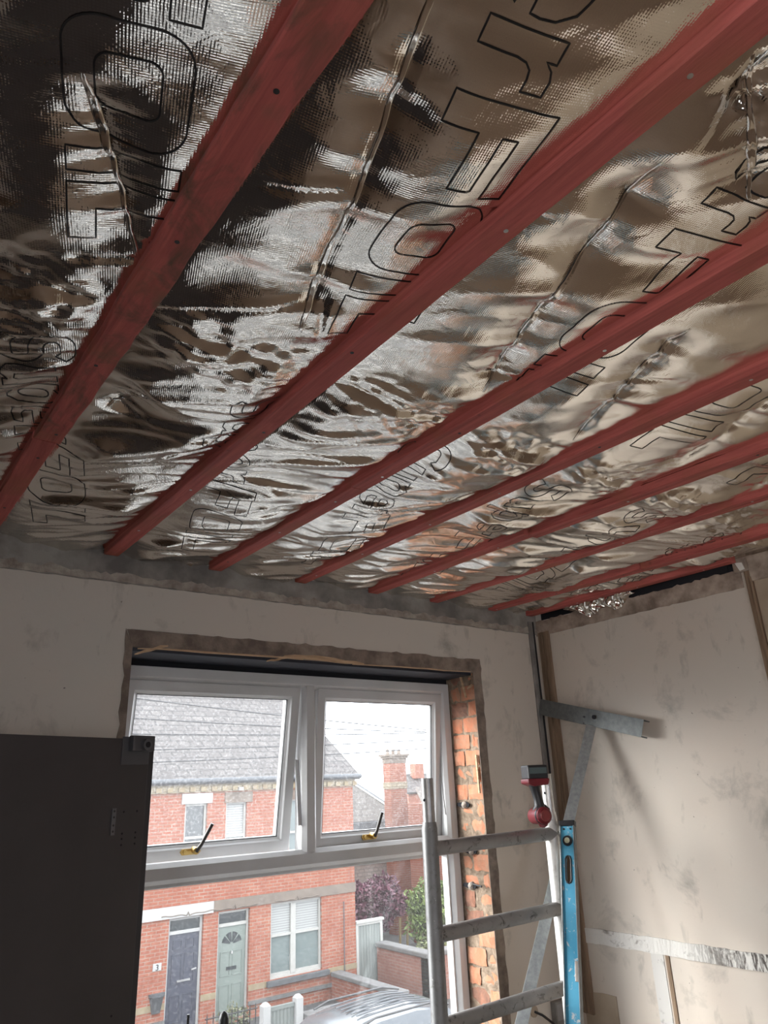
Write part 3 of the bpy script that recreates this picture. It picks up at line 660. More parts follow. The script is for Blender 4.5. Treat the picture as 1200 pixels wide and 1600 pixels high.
# --- spirit level leaning on the ladder
top = Vector((2.525, 2.135, 1.435)); bot = Vector((2.07, 1.925, .004))
lev = thing('spirit_level', bot, 'long scuffed blue spirit level leaning upright against the ladder frame', 'spirit level')
d = (top-bot).normalized(); cdir = (Vector((0, 0, 1.6))-(top+bot)/2); cdir.z = 0; cdir.normalize(); rdir = Vector((-cdir.y, cdir.x, 0))
if rdir.dot(rt) < 0: rdir = -rdir
nA = (cdir*math.cos(math.radians(20))-rdir*math.sin(math.radians(20)))
aW = d.cross(nA).normalized(); nA = aW.cross(d).normalized()
if aW.dot(rt) < 0: aW = -aW
L = (top-bot).length
def LP(s, x, n): return bot+d*s+aW*x+nA*n
def lbox(s0, s1, x0, x1, n0, n1): 
    vs = [LP(s, x, n) for s in (s0, s1) for x, n in ((x0, n0), (x1, n0), (x1, n1), (x0, n1))]
    return MB().add(vs, [(3, 2, 1, 0), (4, 5, 6, 7), (0, 1, 5, 4), (1, 2, 6, 5), (2, 3, 7, 6), (3, 0, 4, 7)])
blue, nt, bs, tc = newmat('scuffed_blue_paint'); o_ = tc.outputs['Object']; bs.inputs['Roughness'].default_value = .38
c_ = mixc(nt, noise(nt, o_, 6, 4, .6, .35, .7), (.06, .29, .46), (.10, .38, .55)); c_ = mixc(nt, noise(nt, o_, 38, 6, .7, .60, .66, .6), c_, (.55, .56, .56)); nt.links.new(c_, bs.inputs['Base Color'])
# web with an opening for the hand hole
hw, ht = .031, .013
s0, s1 = L-.235, L-.135
web = MB()
def web_piece(sa, sb, xa, xb):
    web.add([LP(s, x, n) for s in (sa, sb) for x, n in ((xa, -.006), (xb, -.006), (xb, .006), (xa, .006))], [(3, 2, 1, 0), (4, 5, 6, 7), (0, 1, 5, 4), (1, 2, 6, 5), (2, 3, 7, 6), (3, 0, 4, 7)])
web_piece(0, s0, -hw+.004, hw-.004); web_piece(s1, L-.02, -hw+.004, hw-.004); web_piece(s0, s1, -hw+.004, -.011); web_piece(s0, s1, .011, hw-.004)
web.build('web', blue, lev)
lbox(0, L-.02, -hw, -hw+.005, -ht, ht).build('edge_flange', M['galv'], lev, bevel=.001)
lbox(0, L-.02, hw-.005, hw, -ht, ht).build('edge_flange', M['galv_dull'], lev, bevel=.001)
lbox(L-.022, L, -hw-.002, hw+.002, -ht-.001, ht+.001).build('end_cap', M['black'], lev, bevel=.003)
hr = MB(); pts = [LP(s0+.011 if False else s, x, .007) for s, x in [(s0+.012+.0, -.011), (s1-.012, -.011), (s1-.003, -.006), (s1, 0), (s1-.003, .006), (s1-.012, .011), (s0+.012, .011), (s0+.003, .006), (s0, 0), (s0+.003, -.006), (s0+.012, -.011)]]
hr.tube(pts, .0032, 8).build('hand_hole_rim', M['black'], lev, smooth=True)
c0 = LP(L-.078, 0, .005)
vh = MB().tube([c0, c0+nA*.006], [.021, .019], 22).build('vial_housing', M['black'], lev, smooth=True)
MB().tube([c0+nA*.006, c0+nA*.0085], .011, 16).build('vial', mat('yellow_vial', (.60, .60, .42), None, 5, .2), vh, smooth=True)
lbox(L-.56, L-.495, .012, .024, .0045, .008).build('edge_vial', mat('vial_block', (.38, .34, .31), None, 5, .3), lev, bevel=.002)
for x in (-.014, .014):
    q = LP(L-.033, x, .006); MB().tube([q, q+nA*.002], .004, 8).build('rivet', M['black'], lev)

# --- cordless impact driver hanging head down on the right ladder stile
dx0, dy0 = 2.372, 2.145
dr = thing('cordless_driver', (dx0, dy0, 1.44), 'red and black cordless driver hung upside down at the ladder top', 'power tool')
k_ = math.radians(-20)
def rz(mb, piv=(dx0, dy0)):
    return mb.xf(Matrix.Translation((piv[0], piv[1], 0)) @ Matrix.Rotation(k_, 4, 'Z') @ Matrix.Translation((-piv[0], -piv[1], 0)))
rz(MB().box(dx0-.047, dx0+.043, dy0-.032, dy0+.034, 1.600, 1.655)).build('battery', M['black'], dr, bevel=.006)
rz(MB().box(dx0-.040, dx0+.036, dy0-.0335, dy0-.031, 1.622, 1.645)).build('battery_label', mat('grey_label', (.10, .14, .14), None, 9, .4), dr)
rz(MB().prism([(dx0-.052, dy0-.036, 1.603), (dx0+.046, dy0-.036, 1.603), (dx0+.042, dy0-.03, 1.578), (dx0-.02, dy0-.03, 1.574), (dx0-.052, dy0-.034, 1.586)], (0, .07, 0))).build('base_collar', M['redplastic'], dr, bevel=.005)
rz(MB().tube([(dx0-.008, dy0, 1.585), (dx0-.006, dy0, 1.56), (dx0, dy0, 1.53), (dx0+.004, dy0-.002, 1.50), (dx0-.002, dy0, 1.478)], [.026, .0195, .0185, .021, .027], 16)).build('grip', M['black'], dr, smooth=True)
hx_, hy_ = dx0-.004, dy0-.055
rz(MB().tube([(hx_, hy_, 1.465), (hx_, hy_+.006, 1.465), (hx_, hy_+.09, 1.462), (hx_+.004, hy_+.115, 1.46)], [.024, .032, .031, .020], 20)).build('motor_housing', M['redplastic'], dr, smooth=True)
rz(MB().tube([(hx_, hy_+.016, 1.465), (hx_, hy_+.026, 1.465)], .0335, 20)).build('housing_band', M['black'], dr, smooth=True)
rz(MB().tube([(hx_, hy_-.004, 1.465), (hx_, hy_+.004, 1.465)], [.019, .024], 20)).build('end_cap', mat('worn_red_cap', (.30, .05, .045), (.2, .03, .03), 20, .4), dr, smooth=True)
rz(MB().tube([(hx_+.01, hy_+.045, 1.452), (hx_+.02, hy_+.06, 1.430)], [.026, .018], 14)).build('side_housing', M['redplastic'], dr, smooth=True)
rz(MB().tube([(hx_+.028, hy_+.05, 1.50), (hx_+.05, hy_+.06, 1.485), (hx_+.053, hy_+.07, 1.455), (hx_+.03, hy_+.07, 1.44)], .006, 8)).build('belt_hook', M['black'], dr, smooth=True)

# --- dark boards standing in the left foreground
bd = Vector((.93, .375, 0)).normalized(); bn = Vector((bd.y, -bd.x, 0))       # along the board, and towards the camera
c1 = Vector((.765, 2.148, 0)); c0_ = c1-bd*1.05
b1 = thing('dark_board', c0_, 'tall dark graphite cupboard board with a hanger bracket in its corner', 'board', 'dark boards by the window')
MB().prism([c0_, c1, c1-bn*.018, c0_-bn*.018], (0, 0, 1.752)).build('panel', M['board_dark'], b1, bevel=.001)
def on_b(s, z, n=0): return c1-bd*s+bn*n+Vector((0, 0, z))
def plate(s0, s1, z0, z1, n0, n1): return MB().prism([on_b(s0, z0, n0), on_b(s1, z0, n0), on_b(s1, z1, n0), on_b(s0, z1, n0)], bn*(n1-n0))
br = plate(.002, .098, 1.683, 1.757, 0, .003).build('hanger_bracket', M['bracket'], b1, bevel=.001)
plate(-.001, .078, 1.718, 1.760, .003, .022).build('hanger_body', M['bracket'], br, bevel=.003)
MB().tube([on_b(.034, 1.735, .02), on_b(.034, 1.735, .032)], [.017, .015], 18).build('dial', mat('grey_dial', (.10, .10, .11), None, 9, .5), br, smooth=True)
MB().tube([on_b(.034, 1.735, .031), on_b(.034, 1.735, .034)], .008, 12).build('dial_socket', M['shade_black'], br)
hp = plate(.100, .113, 1.506, 1.572, 0, .003).build('hinge_plate', mat('hinge_plate_grey', (.12, .12, .13), None, 9, .5), b1)
for z in (1.565, 1.55, 1.53, 1.515): MB().tube([on_b(.1065, z, .002), on_b(.1065, z, .0036)], .003, 8).build('screw', M['black'], hp)
for s, z in ((.073, 1.562), (.073, 1.508), (.073, 1.495), (.073, 1.48), (.028, 1.562), (.028, 1.508), (.028, 1.495), (.028, 1.48), (.06, 1.09), (.106, 1.08)):
    MB().tube([on_b(s, z, -.002), on_b(s, z, .0006)], .0028, 8).build('drilled_hole', M['shade_black'], b1)
c2 = c1+bd*.036-bn*.02; c3 = c2-bd*1.05
b2 = thing('dark_board', c3, 'second dark board standing right behind the bracketed one, only its right edge showing', 'board', 'dark boards by the window')
MB().prism([c3, c2, c2-bn*.018, c3-bn*.018], (0, 0, 1.745)).build('panel', M['board_edge'], b2, bevel=.001)

# --- electrics on the front wall low in the corner
bx = thing('wall_socket_box', (2.87, WY, .62), 'small grey metal socket box on the front wall below the ladder rung', 'socket box')
MB().box(2.83, 2.93, WY-.03, WY, .57, .67).build('box_body', M['grey_capping'], bx, bevel=.003)
MB().box(2.838, 2.922, WY-.031, WY-.029, .60, .66).build('box_recess', mat('dull_grey_recess', (.30, .29, .29), None, 7, .7), bx)
cp = thing('cable_outlet', (2.72, WY, .65), 'round cable outlet with a black cable on the front wall behind the prop leg', 'cable outlet')
MB().tube([(2.72, WY-.006, .652), (2.72, WY, .652)], .022, 16).build('outlet_ring', M['ply'], cp, smooth=True)
MB().tube([(2.72, WY-.004, .652), (2.74, WY-.03, .640), (2.80, WY-.03, .60), (2.86, WY-.02, .55)], .005, 8).build('cable', M['black'], cp, smooth=True)

# --- dark upright tools on the window sill
t_ = thing('tool_handle', (1.27, 2.66, .515), 'black round-topped handle standing on the sill at the bottom of the frame', 'tool')
MB().tube([(1.27, 2.66, .515), (1.27, 2.66, .86), (1.27, 2.66, .885), (1.27, 2.66, .90), (1.27, 2.66, .907)], [.018, .018, .017, .012, .003], 16).build('handle_grip', M['black'], t_, smooth=True)
tag(MB().tube([(1.142, 2.66, .515), (1.142, 2.66, .92)], .0045, 8).build('thin_rod', M['black'], smooth=True), 'thin black rod standing left of the round-topped handle', 'rod')

# ================================================================== OUTSIDE
EXT_DIM = .27          # street colours darkened to balance the exposure under the bright sky
def ext_mat(name, c1, c2=None, *a, **k): return mat(name, tuple(x*EXT_DIM for x in c1), None if c2 is None else tuple(x*EXT_DIM for x in c2), *a, **k)
def ext_brick(name, plane, c1, c2, mo, *a, **k): return brick_mat(name, plane, *[tuple(x*EXT_DIM for x in c) for c in (c1, c2, mo)], *a, **k)
G = -3.5
HY = 18.5  # house coordinates come from image pixels, scaled about the camera to this depth
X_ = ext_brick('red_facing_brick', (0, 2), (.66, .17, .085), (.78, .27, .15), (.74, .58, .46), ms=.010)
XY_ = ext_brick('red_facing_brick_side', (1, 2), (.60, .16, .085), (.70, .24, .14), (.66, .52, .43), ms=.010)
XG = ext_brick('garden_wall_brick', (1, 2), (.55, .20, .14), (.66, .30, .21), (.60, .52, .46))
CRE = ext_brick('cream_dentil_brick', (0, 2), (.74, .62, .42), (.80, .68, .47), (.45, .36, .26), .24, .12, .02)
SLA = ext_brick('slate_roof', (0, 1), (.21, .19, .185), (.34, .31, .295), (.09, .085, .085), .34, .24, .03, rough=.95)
SL2 = ext_brick('side_slate', (0, 1), (.27, .235, .21), (.36, .32, .285), (.17, .15, .135), .3, .25, .02)
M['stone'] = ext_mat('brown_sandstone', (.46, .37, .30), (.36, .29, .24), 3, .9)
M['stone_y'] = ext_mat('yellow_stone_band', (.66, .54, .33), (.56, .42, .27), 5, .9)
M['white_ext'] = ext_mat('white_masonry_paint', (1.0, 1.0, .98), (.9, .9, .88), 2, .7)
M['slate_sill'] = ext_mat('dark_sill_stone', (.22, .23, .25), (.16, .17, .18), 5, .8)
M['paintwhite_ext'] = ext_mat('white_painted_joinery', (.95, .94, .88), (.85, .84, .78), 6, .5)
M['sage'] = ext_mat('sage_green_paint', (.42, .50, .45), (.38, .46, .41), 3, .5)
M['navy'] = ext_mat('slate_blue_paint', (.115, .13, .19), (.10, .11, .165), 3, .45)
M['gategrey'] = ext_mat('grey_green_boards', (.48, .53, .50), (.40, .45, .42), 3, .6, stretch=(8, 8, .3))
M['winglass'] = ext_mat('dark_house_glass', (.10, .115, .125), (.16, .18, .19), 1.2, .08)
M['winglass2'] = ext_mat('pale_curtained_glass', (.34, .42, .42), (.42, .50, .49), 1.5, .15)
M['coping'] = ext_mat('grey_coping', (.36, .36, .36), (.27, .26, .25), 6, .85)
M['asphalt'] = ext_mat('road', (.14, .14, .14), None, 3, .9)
M['lead'] = ext_mat('lead_grey', (.20, .22, .25), None, 3, .6)
blm, nt, bs, tc = newmat('white_venetian_blind'); wv = nt.nodes.new('ShaderNodeTexWave'); wv.bands_direction = 'Z'; wv.inputs['Scale'].default_value = 5.5
nt.links.new(tc.outputs['Object'], wv.inputs['Vector']); nt.links.new(mixc(nt, wv.outputs['Fac'], (.15, .155, .15), (.24, .245, .24)), bs.inputs['Base Color'])
M['blind'] = blm
MB().box(-40, 90, 2.93, 140, G-.3, G).build('ground', M['asphalt'], kind='structure')

def grid_wall(xs, zs, holes, y0, y1):
    mb = MB()
    X = sorted(set(xs+[h[0] for h in holes]+[h[1] for h in holes])); Z = sorted(set(zs+[h[2] for h in holes]+[h[3] for h in holes]))
    for i in range(len(X)-1):
        for j in range(len(Z)-1):
            cx, cz = (X[i]+X[i+1])/2, (Z[j]+Z[j+1])/2
            if any(h[0] < cx < h[1] and h[2] < cz < h[3] for h in holes): continue
            mb.box(X[i], X[i+1], y0, y1, Z[j], Z[j+1])
    return mb
hs = thing('terraced_house', (6.5, HY, G), 'red brick terraced house with slate roof across the street', 'house')
EV = 1.63
H_NAVY = (7.36, 8.22, G+.08, -1.13); H_SAGE = (8.60, 9.45, G+.08, -1.13); H_WIN = (10.04, 11.56, -2.80, -1.11)
U1 = (7.60, 8.19, .02, 1.37); U2 = (8.70, 9.29, .02, 1.37); U3 = (10.55, 11.15, -.15, 1.37)
holes = [H_NAVY, H_SAGE, H_WIN, U1, U2, U3, (3.6, 4.3, .02, 1.37), (3.0, 4.6, -2.8, -1.11)]
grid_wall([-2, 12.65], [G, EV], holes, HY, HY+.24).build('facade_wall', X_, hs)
MB().box(-2, 12.65, HY+.5, HY+.6, G, EV).build('inner_wall', M['shade_black'], hs)
MB().prism([(12.64, HY+.24, G), (12.64, HY+9.5, G), (12.64, HY+9.5, EV), (12.64, HY+5, EV+3.2), (12.64, HY+.24, EV)], (-.24, 0, 0)).build('gable_wall', XY_, hs)
MB().box(-2, 12.72, HY-.05, HY, EV, EV+.24).build('cream_band', CRE, hs)
dn = MB(); x = -1.9
while x < 12.6: dn.box(x, x+.14, HY-.10, HY-.05, EV+.02, EV+.13); x += .29
dn.build('dentils', M['stone_y'], hs)
MB().tube([(-2, HY-.14, EV+.27), (12.85, HY-.14, EV+.27)], .065, 12).build('gutter', M['lead'], hs, smooth=True)
sp_ = .66
MB().prism([(-2, HY-.18, EV+.27), (12.83, HY-.18, EV+.27), (12.83, HY+5.2, EV+.27+5.38*sp_), (-2, HY+5.2, EV+.27+5.38*sp_)], (0, .06, -.09)).build('roof', SLA, hs)
MB().prism([(-2, HY+5.2, EV+.27+5.38*sp_), (12.83, HY+5.2, EV+.27+5.38*sp_), (12.83, HY+9.8, EV+.3), (-2, HY+9.8, EV+.3)], (0, 0, -.09)).build('rear_roof', SLA, hs)
# sandstone band, lintels with scrollwork
MB().box(-2, 6.6, HY-.03, HY, -1.10, -.87).box(8.45, 12.66, HY-.03, HY, -1.10, -.87).build('stone_band', M['stone'], hs)
MB().box(6.2, 8.45, HY-.04, HY, -1.12, -.87).build('white_lintel', M['white_ext'], hs)
sc_ = MB()
for cx in (7.8, 9.02, 10.8):
    for sg in (-1, 1):
        pts = [(cx+sg*(.03+.62*t), HY-.045, -1.10+.05*math.sin(PI*t)+.045*math.cos(2*PI*t)*t) for t in [k/12 for k in range(13)]]
        sc_.tube(pts, .012, 6)
    sc_.tube([(cx-.03, HY-.045, -1.09), (cx, HY-.045, -1.02), (cx+.03, HY-.045, -1.09)], .014, 6)
sc_.build('lintel_scrollwork', M['stone'], hs)
yb = MB(); 
for a, b in ((-2, 3.0), (6.0, 7.36), (8.22, 8.60), (9.45, 9.94), (11.74, 12.66)): yb.box(a, b, HY-.006, HY, -2.93, -2.80)
yb.build('yellow_brick_band', M['stone_y'], hs)
MB().box(9.94, 11.75, HY-.10, HY+.05, -2.93, -2.81).build('window_sill', M['slate_sill'], hs, bevel=.01)
MB().box(-2, 7.36, HY-.05, HY, -3.22, -3.14).box(9.45, 12.66, HY-.05, HY, -3.22, -3.14).build('plinth', M['coping'], hs)
MB().box(7.50, 8.31, HY-.03, HY, 1.37, 1.61).build('white_window_lintel', M['white_ext'], hs)
MB().box(8.66, 9.44, HY-.025, HY, 1.35, 1.60).box(10.5, 11.2, HY-.025, HY, 1.35, 1.60).box(3.5, 4.4, HY-.025, HY, 1.35, 1.60).build('stone_window_lintel', M['stone'], hs)
def dbl(y): return [(0, y), (0, y+.08), (.055, y+.08), (.055, y)]
def window(h, gl, rail=.5, mull=False, blind=None):
    x0, x1, z0, z1 = h; y = HY+.06
    f = MB().frame(x0, x1, z0, z1, dbl(y)); zm = z0+(z1-z0)*rail
    cells = [(x0+.05, x1-.05)]
    if mull:
        xm = (x0+x1)/2-.07; f.box(xm-.075, xm+.075, y, y+.08, z0+.05, z1-.05); cells = [(x0+.05, xm-.07), (xm+.07, x1-.05)]
    for a, b in cells:
        f.box(a, b, y, y+.07, zm-.03, zm+.03); f.box(a, b, y+.01, y+.06, z0+.05, z0+.12)
    w_ = f.build('window', M['paintwhite_ext'], hs)
    for a, b in cells:
        MB().box(a, b, y+.05, y+.06, z0+.05, zm).build('pane', gl, w_)
        MB().box(a, b, y+.05, y+.06, zm, z1-.05).build('pane', blind or gl, w_)
window(U1, M['winglass'], .42); window(U2, M['winglass2'], .40, blind=M['blind']); window(U3, M['winglass2'], .45); window((3.6, 4.3, .02, 1.37), M['winglass'])
window(H_WIN, M['winglass2'], .56, True, M['blind']); window((3.0, 4.6, -2.8, -1.11), M['winglass2'], .56, True)
def house_door(h, mt, name, frame_m, panels):
    x0, x1, z0, z1 = h; y = HY+.08; f = MB().frame(x0, x1, z0-.06, z1, dbl(y)); zt = -1.47
    f.box(x0+.05, x1-.05, y, y+.08, zt-.01, zt+.06); fr = f.build('door_frame', frame_m, hs)
    MB().box(x0+.05, x1-.05, y+.05, y+.06, zt+.05, z1-.05).build('fanlight', M['winglass'], fr)
    a, b = x0+.06, x1-.06
    lf = MB().box(a, b, y+.03, y+.07, z0, zt).build(name, mt, hs)
    pm = MB(); w_ = b-a
    for (u0, u1, v0, v1) in panels:
        pm.frame(a+w_*u0, a+w_*u1, z0+(zt-z0)*v0, z0+(zt-z0)*v1, [(0, y+.03), (0, y+.018), (.02, y+.018), (.02, y+.03)])
    pm.build('panel_moulding', mt, lf); return a, b, z0, zt, y, lf
a, b, z0, zt, y, lf = house_door(H_NAVY, M['navy'], 'navy_front_door', M['white_ext'], [(.14, .44, .83, .93), (.56, .86, .83, .93), (.12, .46, .47, .78), (.54, .88, .47, .78), (.12, .46, .08, .36), (.54, .88, .08, .36)])
MB().box(a+.24, a+.56, y+.005, y+.03, -2.47, -2.43).build('letterbox', M['screw'], lf); MB().obox((b-.16, y+.01, -2.26), (b-.04, y+.01, -2.24), .025, .03).build('door_handle', M['screw'], lf)
a, b, z0, zt, y, lf = house_door(H_SAGE, M['sage'], 'sage_front_door', M['paintwhite_ext'], [(.10, .46, .45, .72), (.54, .90, .45, .72), (.10, .46, .08, .36), (.54, .90, .08, .36)])
MB().box(a+.24, a+.50, y+.01, y+.03, -2.42, -2.35).build('letterbox', M['winglass'], lf)
fan = MB(); cx, cz = (a+b)/2, -1.88
for k in range(4):
    a0, a1 = 12+k*41, 12+k*41+33; pts = [(cx+.05*math.cos(math.radians(t)), y+.024, cz+.05*math.sin(math.radians(t))) for t in (a0, a1)]+[(cx+.27*math.cos(math.radians(t)), y+.024, cz+.27*math.sin(math.radians(t))) for t in (a1, (a0+a1)/2, a0)]
    fan.prism(pts, (0, .005, 0))
fan.build('sunburst_glass', M['winglass'], lf); MB().tube([(cx, y+.03, -2.03), (cx, y-.0, -2.03), (cx, y, -2.08)], .02, 8).build('door_knocker', M['screw'], lf)
# things on the facade
sg = thing('house_number_sign', (7.13, HY, -2.07), 'small white house number plate on the brick left of the navy door', 'sign')
MB().box(7.03, 7.23, HY-.012, HY-.001, -2.14, -1.99).build('plate', M['white_ext'], sg)
fc = bpy.data.curves.new('numeral', 'FONT'); fc.body = '3'; fc.size = .17; fc.extrude = .002; fc.align_x = 'CENTER'; fo = bpy.data.objects.new('numeral', fc); COL.objects.link(fo)
bpy.context.view_layer.update(); nm = bpy.data.meshes.new_from_object(fo.evaluated_get(bpy.context.evaluated_depsgraph_get())); bpy.data.objects.remove(fo)
nm.materials.clear(); nm.materials.append(M['ink']); fo = bpy.data.objects.new('numeral', nm); COL.objects.link(fo)
fo.parent = sg; fo.location = (0, -.018, -.06); fo.rotation_euler = (PI/2, 0, 0)
pt = thing('wall_planter', (7.16, HY, -2.9), 'dark grey half-round planter hung low on the brick by the navy door', 'planter')
mb = MB(); n = 14
for j, (rr, zz) in enumerate(((.19, -2.58), (.185, -2.64), (.16, -2.66), (.10, -2.96))):
    mb.v += [(7.16+rr*math.cos(PI*k/n), HY-.005-rr*.8*math.sin(PI*k/n), zz) for k in range(n+1)]
for j in range(3):
    for k in range(n): q = j*(n+1)+k; mb.f.append((q, q+1, q+n+2, q+n+1))
mb.f.append(tuple(range(n+1))); mb.build('pot', M['slate_sill'], pt, smooth=True)
MB().tube([(12.26, HY-.03, -1.3), (12.25, HY-.03, -3.15)], .012, 6).build('downpipe', M['lead'], hs)
al = thing('security_light', (9.0, HY-.05, 1.68), 'small white floodlight on the cream brick band under the gutter', 'floodlight')
MB().box(8.98, 9.10, HY-.16, HY-.05, 1.64, 1.72).build('lamp_body', M['white_ext'], al)

# side gate between house and garden wall
gt = thing('side_gate', (13.1, HY, G), 'tall grey-green boarded side gate in a white frame beside the house', 'gate')
MB().frame(12.66, 13.56, G, -1.88, [(0, HY), (0, HY+.1), (.08, HY+.1), (.08, HY)]).build('gate_frame', M['paintwhite_ext'], gt)
MB().box(12.66, 13.60, HY-.03, HY+.12, -1.90, -1.84).build('gate_cap', M['paintwhite_ext'], gt)
gb = MB()
for k in range(8): gb.box(12.74+k*.0925, 12.74+k*.0925+.086, HY+.03, HY+.06, G+.03, -1.96)
gb.build('boards', M['gategrey'], gt)
# garden wall: comes towards the street then turns right
gw = thing('garden_wall', (13.4, 17.3, G), 'red brick garden wall with grey coping running from the side gate', 'garden wall')
MB().box(13.30, 13.55, 16.3, 18.45, G, -2.52).build('wall', XG, gw)
MB().box(13.30, 20, 16.3, 16.55, G, -2.52).build('wall', ext_brick('garden_wall_brick_front', (0, 2), (.55, .20, .14), (.66, .30, .21), (.60, .52, .46)), gw)
MB().box(13.24, 13.61, 16.24, 18.45, -2.52, -2.40).build('coping', M['coping'], gw, bevel=.03)
MB().box(13.62, 20, 16.24, 16.61, -2.52, -2.40).build('coping', M['coping'], gw, bevel=.03)
# low front garden wall
lw = thing('low_front_wall', (10.6, 15.8, G), 'low brick wall with stone coping enclosing the small front garden', 'garden wall')
MB().box(9.35, 12.05, 15.62, 15.84, G, -2.98).build('wall', X_, lw)
MB().box(11.83, 12.05, 15.84, HY-.02, G, -2.98).build('wall', XY_, lw)
MB().box(9.35, 12.12, 15.56, 15.90, -2.98, -2.88).build('coping', M['coping'], lw, bevel=.02)
MB().box(11.78, 12.12, 15.91, HY-.06, -2.98, -2.88).build('coping', M['coping'], lw, bevel=.02)
fg = thing('front_gate', (8.85, 15.75, G), 'low grey-green boarded front gate between two white posts', 'gate')
gb = MB()
for k in range(7): gb.box(8.54+k*.085, 8.54+k*.085+.078, 15.74, 15.77, G+.08, -2.68)
gb.build('boards', M['gategrey'], fg); MB().box(8.53, 9.13, 15.72, 15.79, -2.70, -2.63).build('top_rail', M['gategrey'], fg)
for x, zt, l in ((8.36, -2.52, 'shorter white gatepost on the left of the front gate'), (9.14, -2.50, 'white gatepost on the right of the front gate')):
    p = MB().prism([(x, 15.66, G), (x+.17, 15.66, G), (x+.17, 15.83, G), (x, 15.83, G)], (0, 0, zt-G-.06))
    b_ = len(p.v); p.v += [(x, 15.66, zt-.06), (x+.17, 15.66, zt-.06), (x+.17, 15.83, zt-.06), (x, 15.83, zt-.06), (x+.05, 15.71, zt), (x+.12, 15.71, zt), (x+.12, 15.78, zt), (x+.05, 15.78, zt)]
    p.f += [(b_, b_+1, b_+5, b_+4), (b_+1, b_+2, b_+6, b_+5), (b_+2, b_+3, b_+7, b_+6), (b_+3, b_, b_+4, b_+7), (b_+4, b_+5, b_+6, b_+7)]
    tag(p.build('gatepost', M['white_ext']), l, 'gatepost', 'white gateposts')
# little iron railing with plants before the sage door
ir = thing('iron_railing', (8.0, 16.5, G), 'short ornate iron railing in front of the sage green door', 'railing')
for k in range(9):
    x = 7.5+k*.14; MB().tube([(x, 16.5, G), (x, 16.5, -2.74), (x, 16.5, -2.68)], [.012, .012, .003], 6).build('bar', M['ink'], ir)
for z in (-2.78, -3.3): MB().tube([(7.46, 16.5, z), (8.66, 16.5, z)], .014, 6).build('rail', M['ink'], ir)

def foliage(name, c, rad, n, leaf, c1, c2, label, cat, group=None, trunk=True, seed=1):
    r = np.random.default_rng(seed); t = thing(name, (c[0], c[1], G), label, cat, group)
    p = r.normal(size=(n, 3)); p /= np.linalg.norm(p, axis=1)[:, None]; p *= (r.uniform(.35, 1, n)**.5)[:, None]
    lob = 1+.25*np.sin(p[:, 0]*5+seed)*np.cos(p[:, 2]*6+seed*2); p = p*lob[:, None]*np.array(rad)+np.array(c)
    V = []; F = []
    for q in p:
        a = r.normal(size=3); a /= np.linalg.norm(a); b = np.cross(a, r.normal(size=3)); b /= np.linalg.norm(b); s = leaf*r.uniform(.6, 1.3)
        i = len(V); V += [tuple(q-a*s), tuple(q+b*s*.45), tuple(q+a*s), tuple(q-b*s*.45)]; F.append((i, i+1, i+2, i+3))
    mb = MB(); mb.v = V; mb.f = F; mb.build('foliage', ext_mat(name+'_leaf', c1, c2, 2.5, .6), t, fix=False)
    if trunk: MB().tube([(c[0], c[1], G), (c[0]+.1, c[1], (G+c[2])/2), (c[0], c[1], c[2])], [.12, .08, .03], 8).build('trunk', M['oldwood'], t, smooth=True)
    return t
foliage('purple_tree', (15.9, 22.3, -2.1), (1.35, 1.0, .85), 4200, .09, (.38, .09, .17), (.26, .10, .16), 'purple-leaved tree beyond the side gate', 'tree', seed=2)
foliage('green_shrub', (16.45, 19.75, -2.15), (.95, .65, .95), 4200, .085, (.38, .52, .10), (.22, .36, .07), 'bright yellow-green bushy shrub beyond the garden wall', 'shrub', seed=3)
foliage('clipped_hedge', (17.0, 18.4, -2.75), (2.2, .7, .38), 3600, .07, (.34, .42, .12), (.26, .30, .10), 'low green hedge right behind the garden wall coping', 'hedge', trunk=False, seed=4)
foliage('dark_hedge', (15.4, 23.9, -3.0), (2.0, .4, .75), 2600, .08, (.13, .15, .10), (.20, .17, .15), 'dark leafy hedge under the purple tree', 'hedge', trunk=False, seed=6)
foliage('door_plant', (8.3, 16.9, -3.05), (.4, .2, .3), 500, .05, (.22, .30, .14), (.42, .36, .20), 'small plant behind the iron railing by the sage door', 'plant', trunk=False, seed=5)
for i, x in enumerate((16.05, 16.35)):
    tag(MB().obox((x, 21.0, -3.4), (x+.06, 21.0, -2.42), .06, .05, (0, 1, 0)).build('garden_stake', ext_mat('yellow_stake', (.75, .55, .22), None, 5, .7)), ('left' if i == 0 else 'right')+' one of two yellow wooden stakes behind the garden wall', 'stake', 'yellow stakes behind the garden wall')

# neighbour house with big plain slate roof, and its chimney
BRN = ext_brick('brown_small_slates', (0, 2), (.48, .36, .31), (.56, .43, .37), (.30, .23, .20), .22, .12, .02)
nb = thing('slate_roofed_house', (16, 25.5, G), 'set-back house with a large plain slate roof behind the terrace', 'house')
MB().prism([(12.9, 25.5, .30), (20.1, 25.5, .30), (16.9, 29, 3.35), (12.9, 29, 3.35)], (0, .1, -.1)).build('roof', SL2, nb)
MB().box(12.9, 19.2, 25.8, 29.2, G, .25).build('wall', ext_mat('brown_side_wall', (.34, .25, .21), (.28, .21, .18), 2, .9), nb)
MB().box(16.0, 21.0, 25.2, 25.5, -.55, .28).build('parapet_roof', M['lead'], nb)
MB().prism([(12.9, 25.2, -.55), (21.0, 25.2, -.55), (21.0, 24.6, -3.0), (12.9, 24.6, -3.0)], (0, .1, .03)).build('lean_to_roof', BRN, nb)
MB().prism([(20.1, 25.4, .30), (20.25, 25.4, .30), (17.05, 29, 3.4), (16.9, 29, 3.4)], (0, .1, .06)).build('verge', M['lead'], nb)
cs = thing('chimney_stack', (18.5, 24, G), 'tall red brick chimney stack with cream bands rising beside the slate roof', 'chimney')
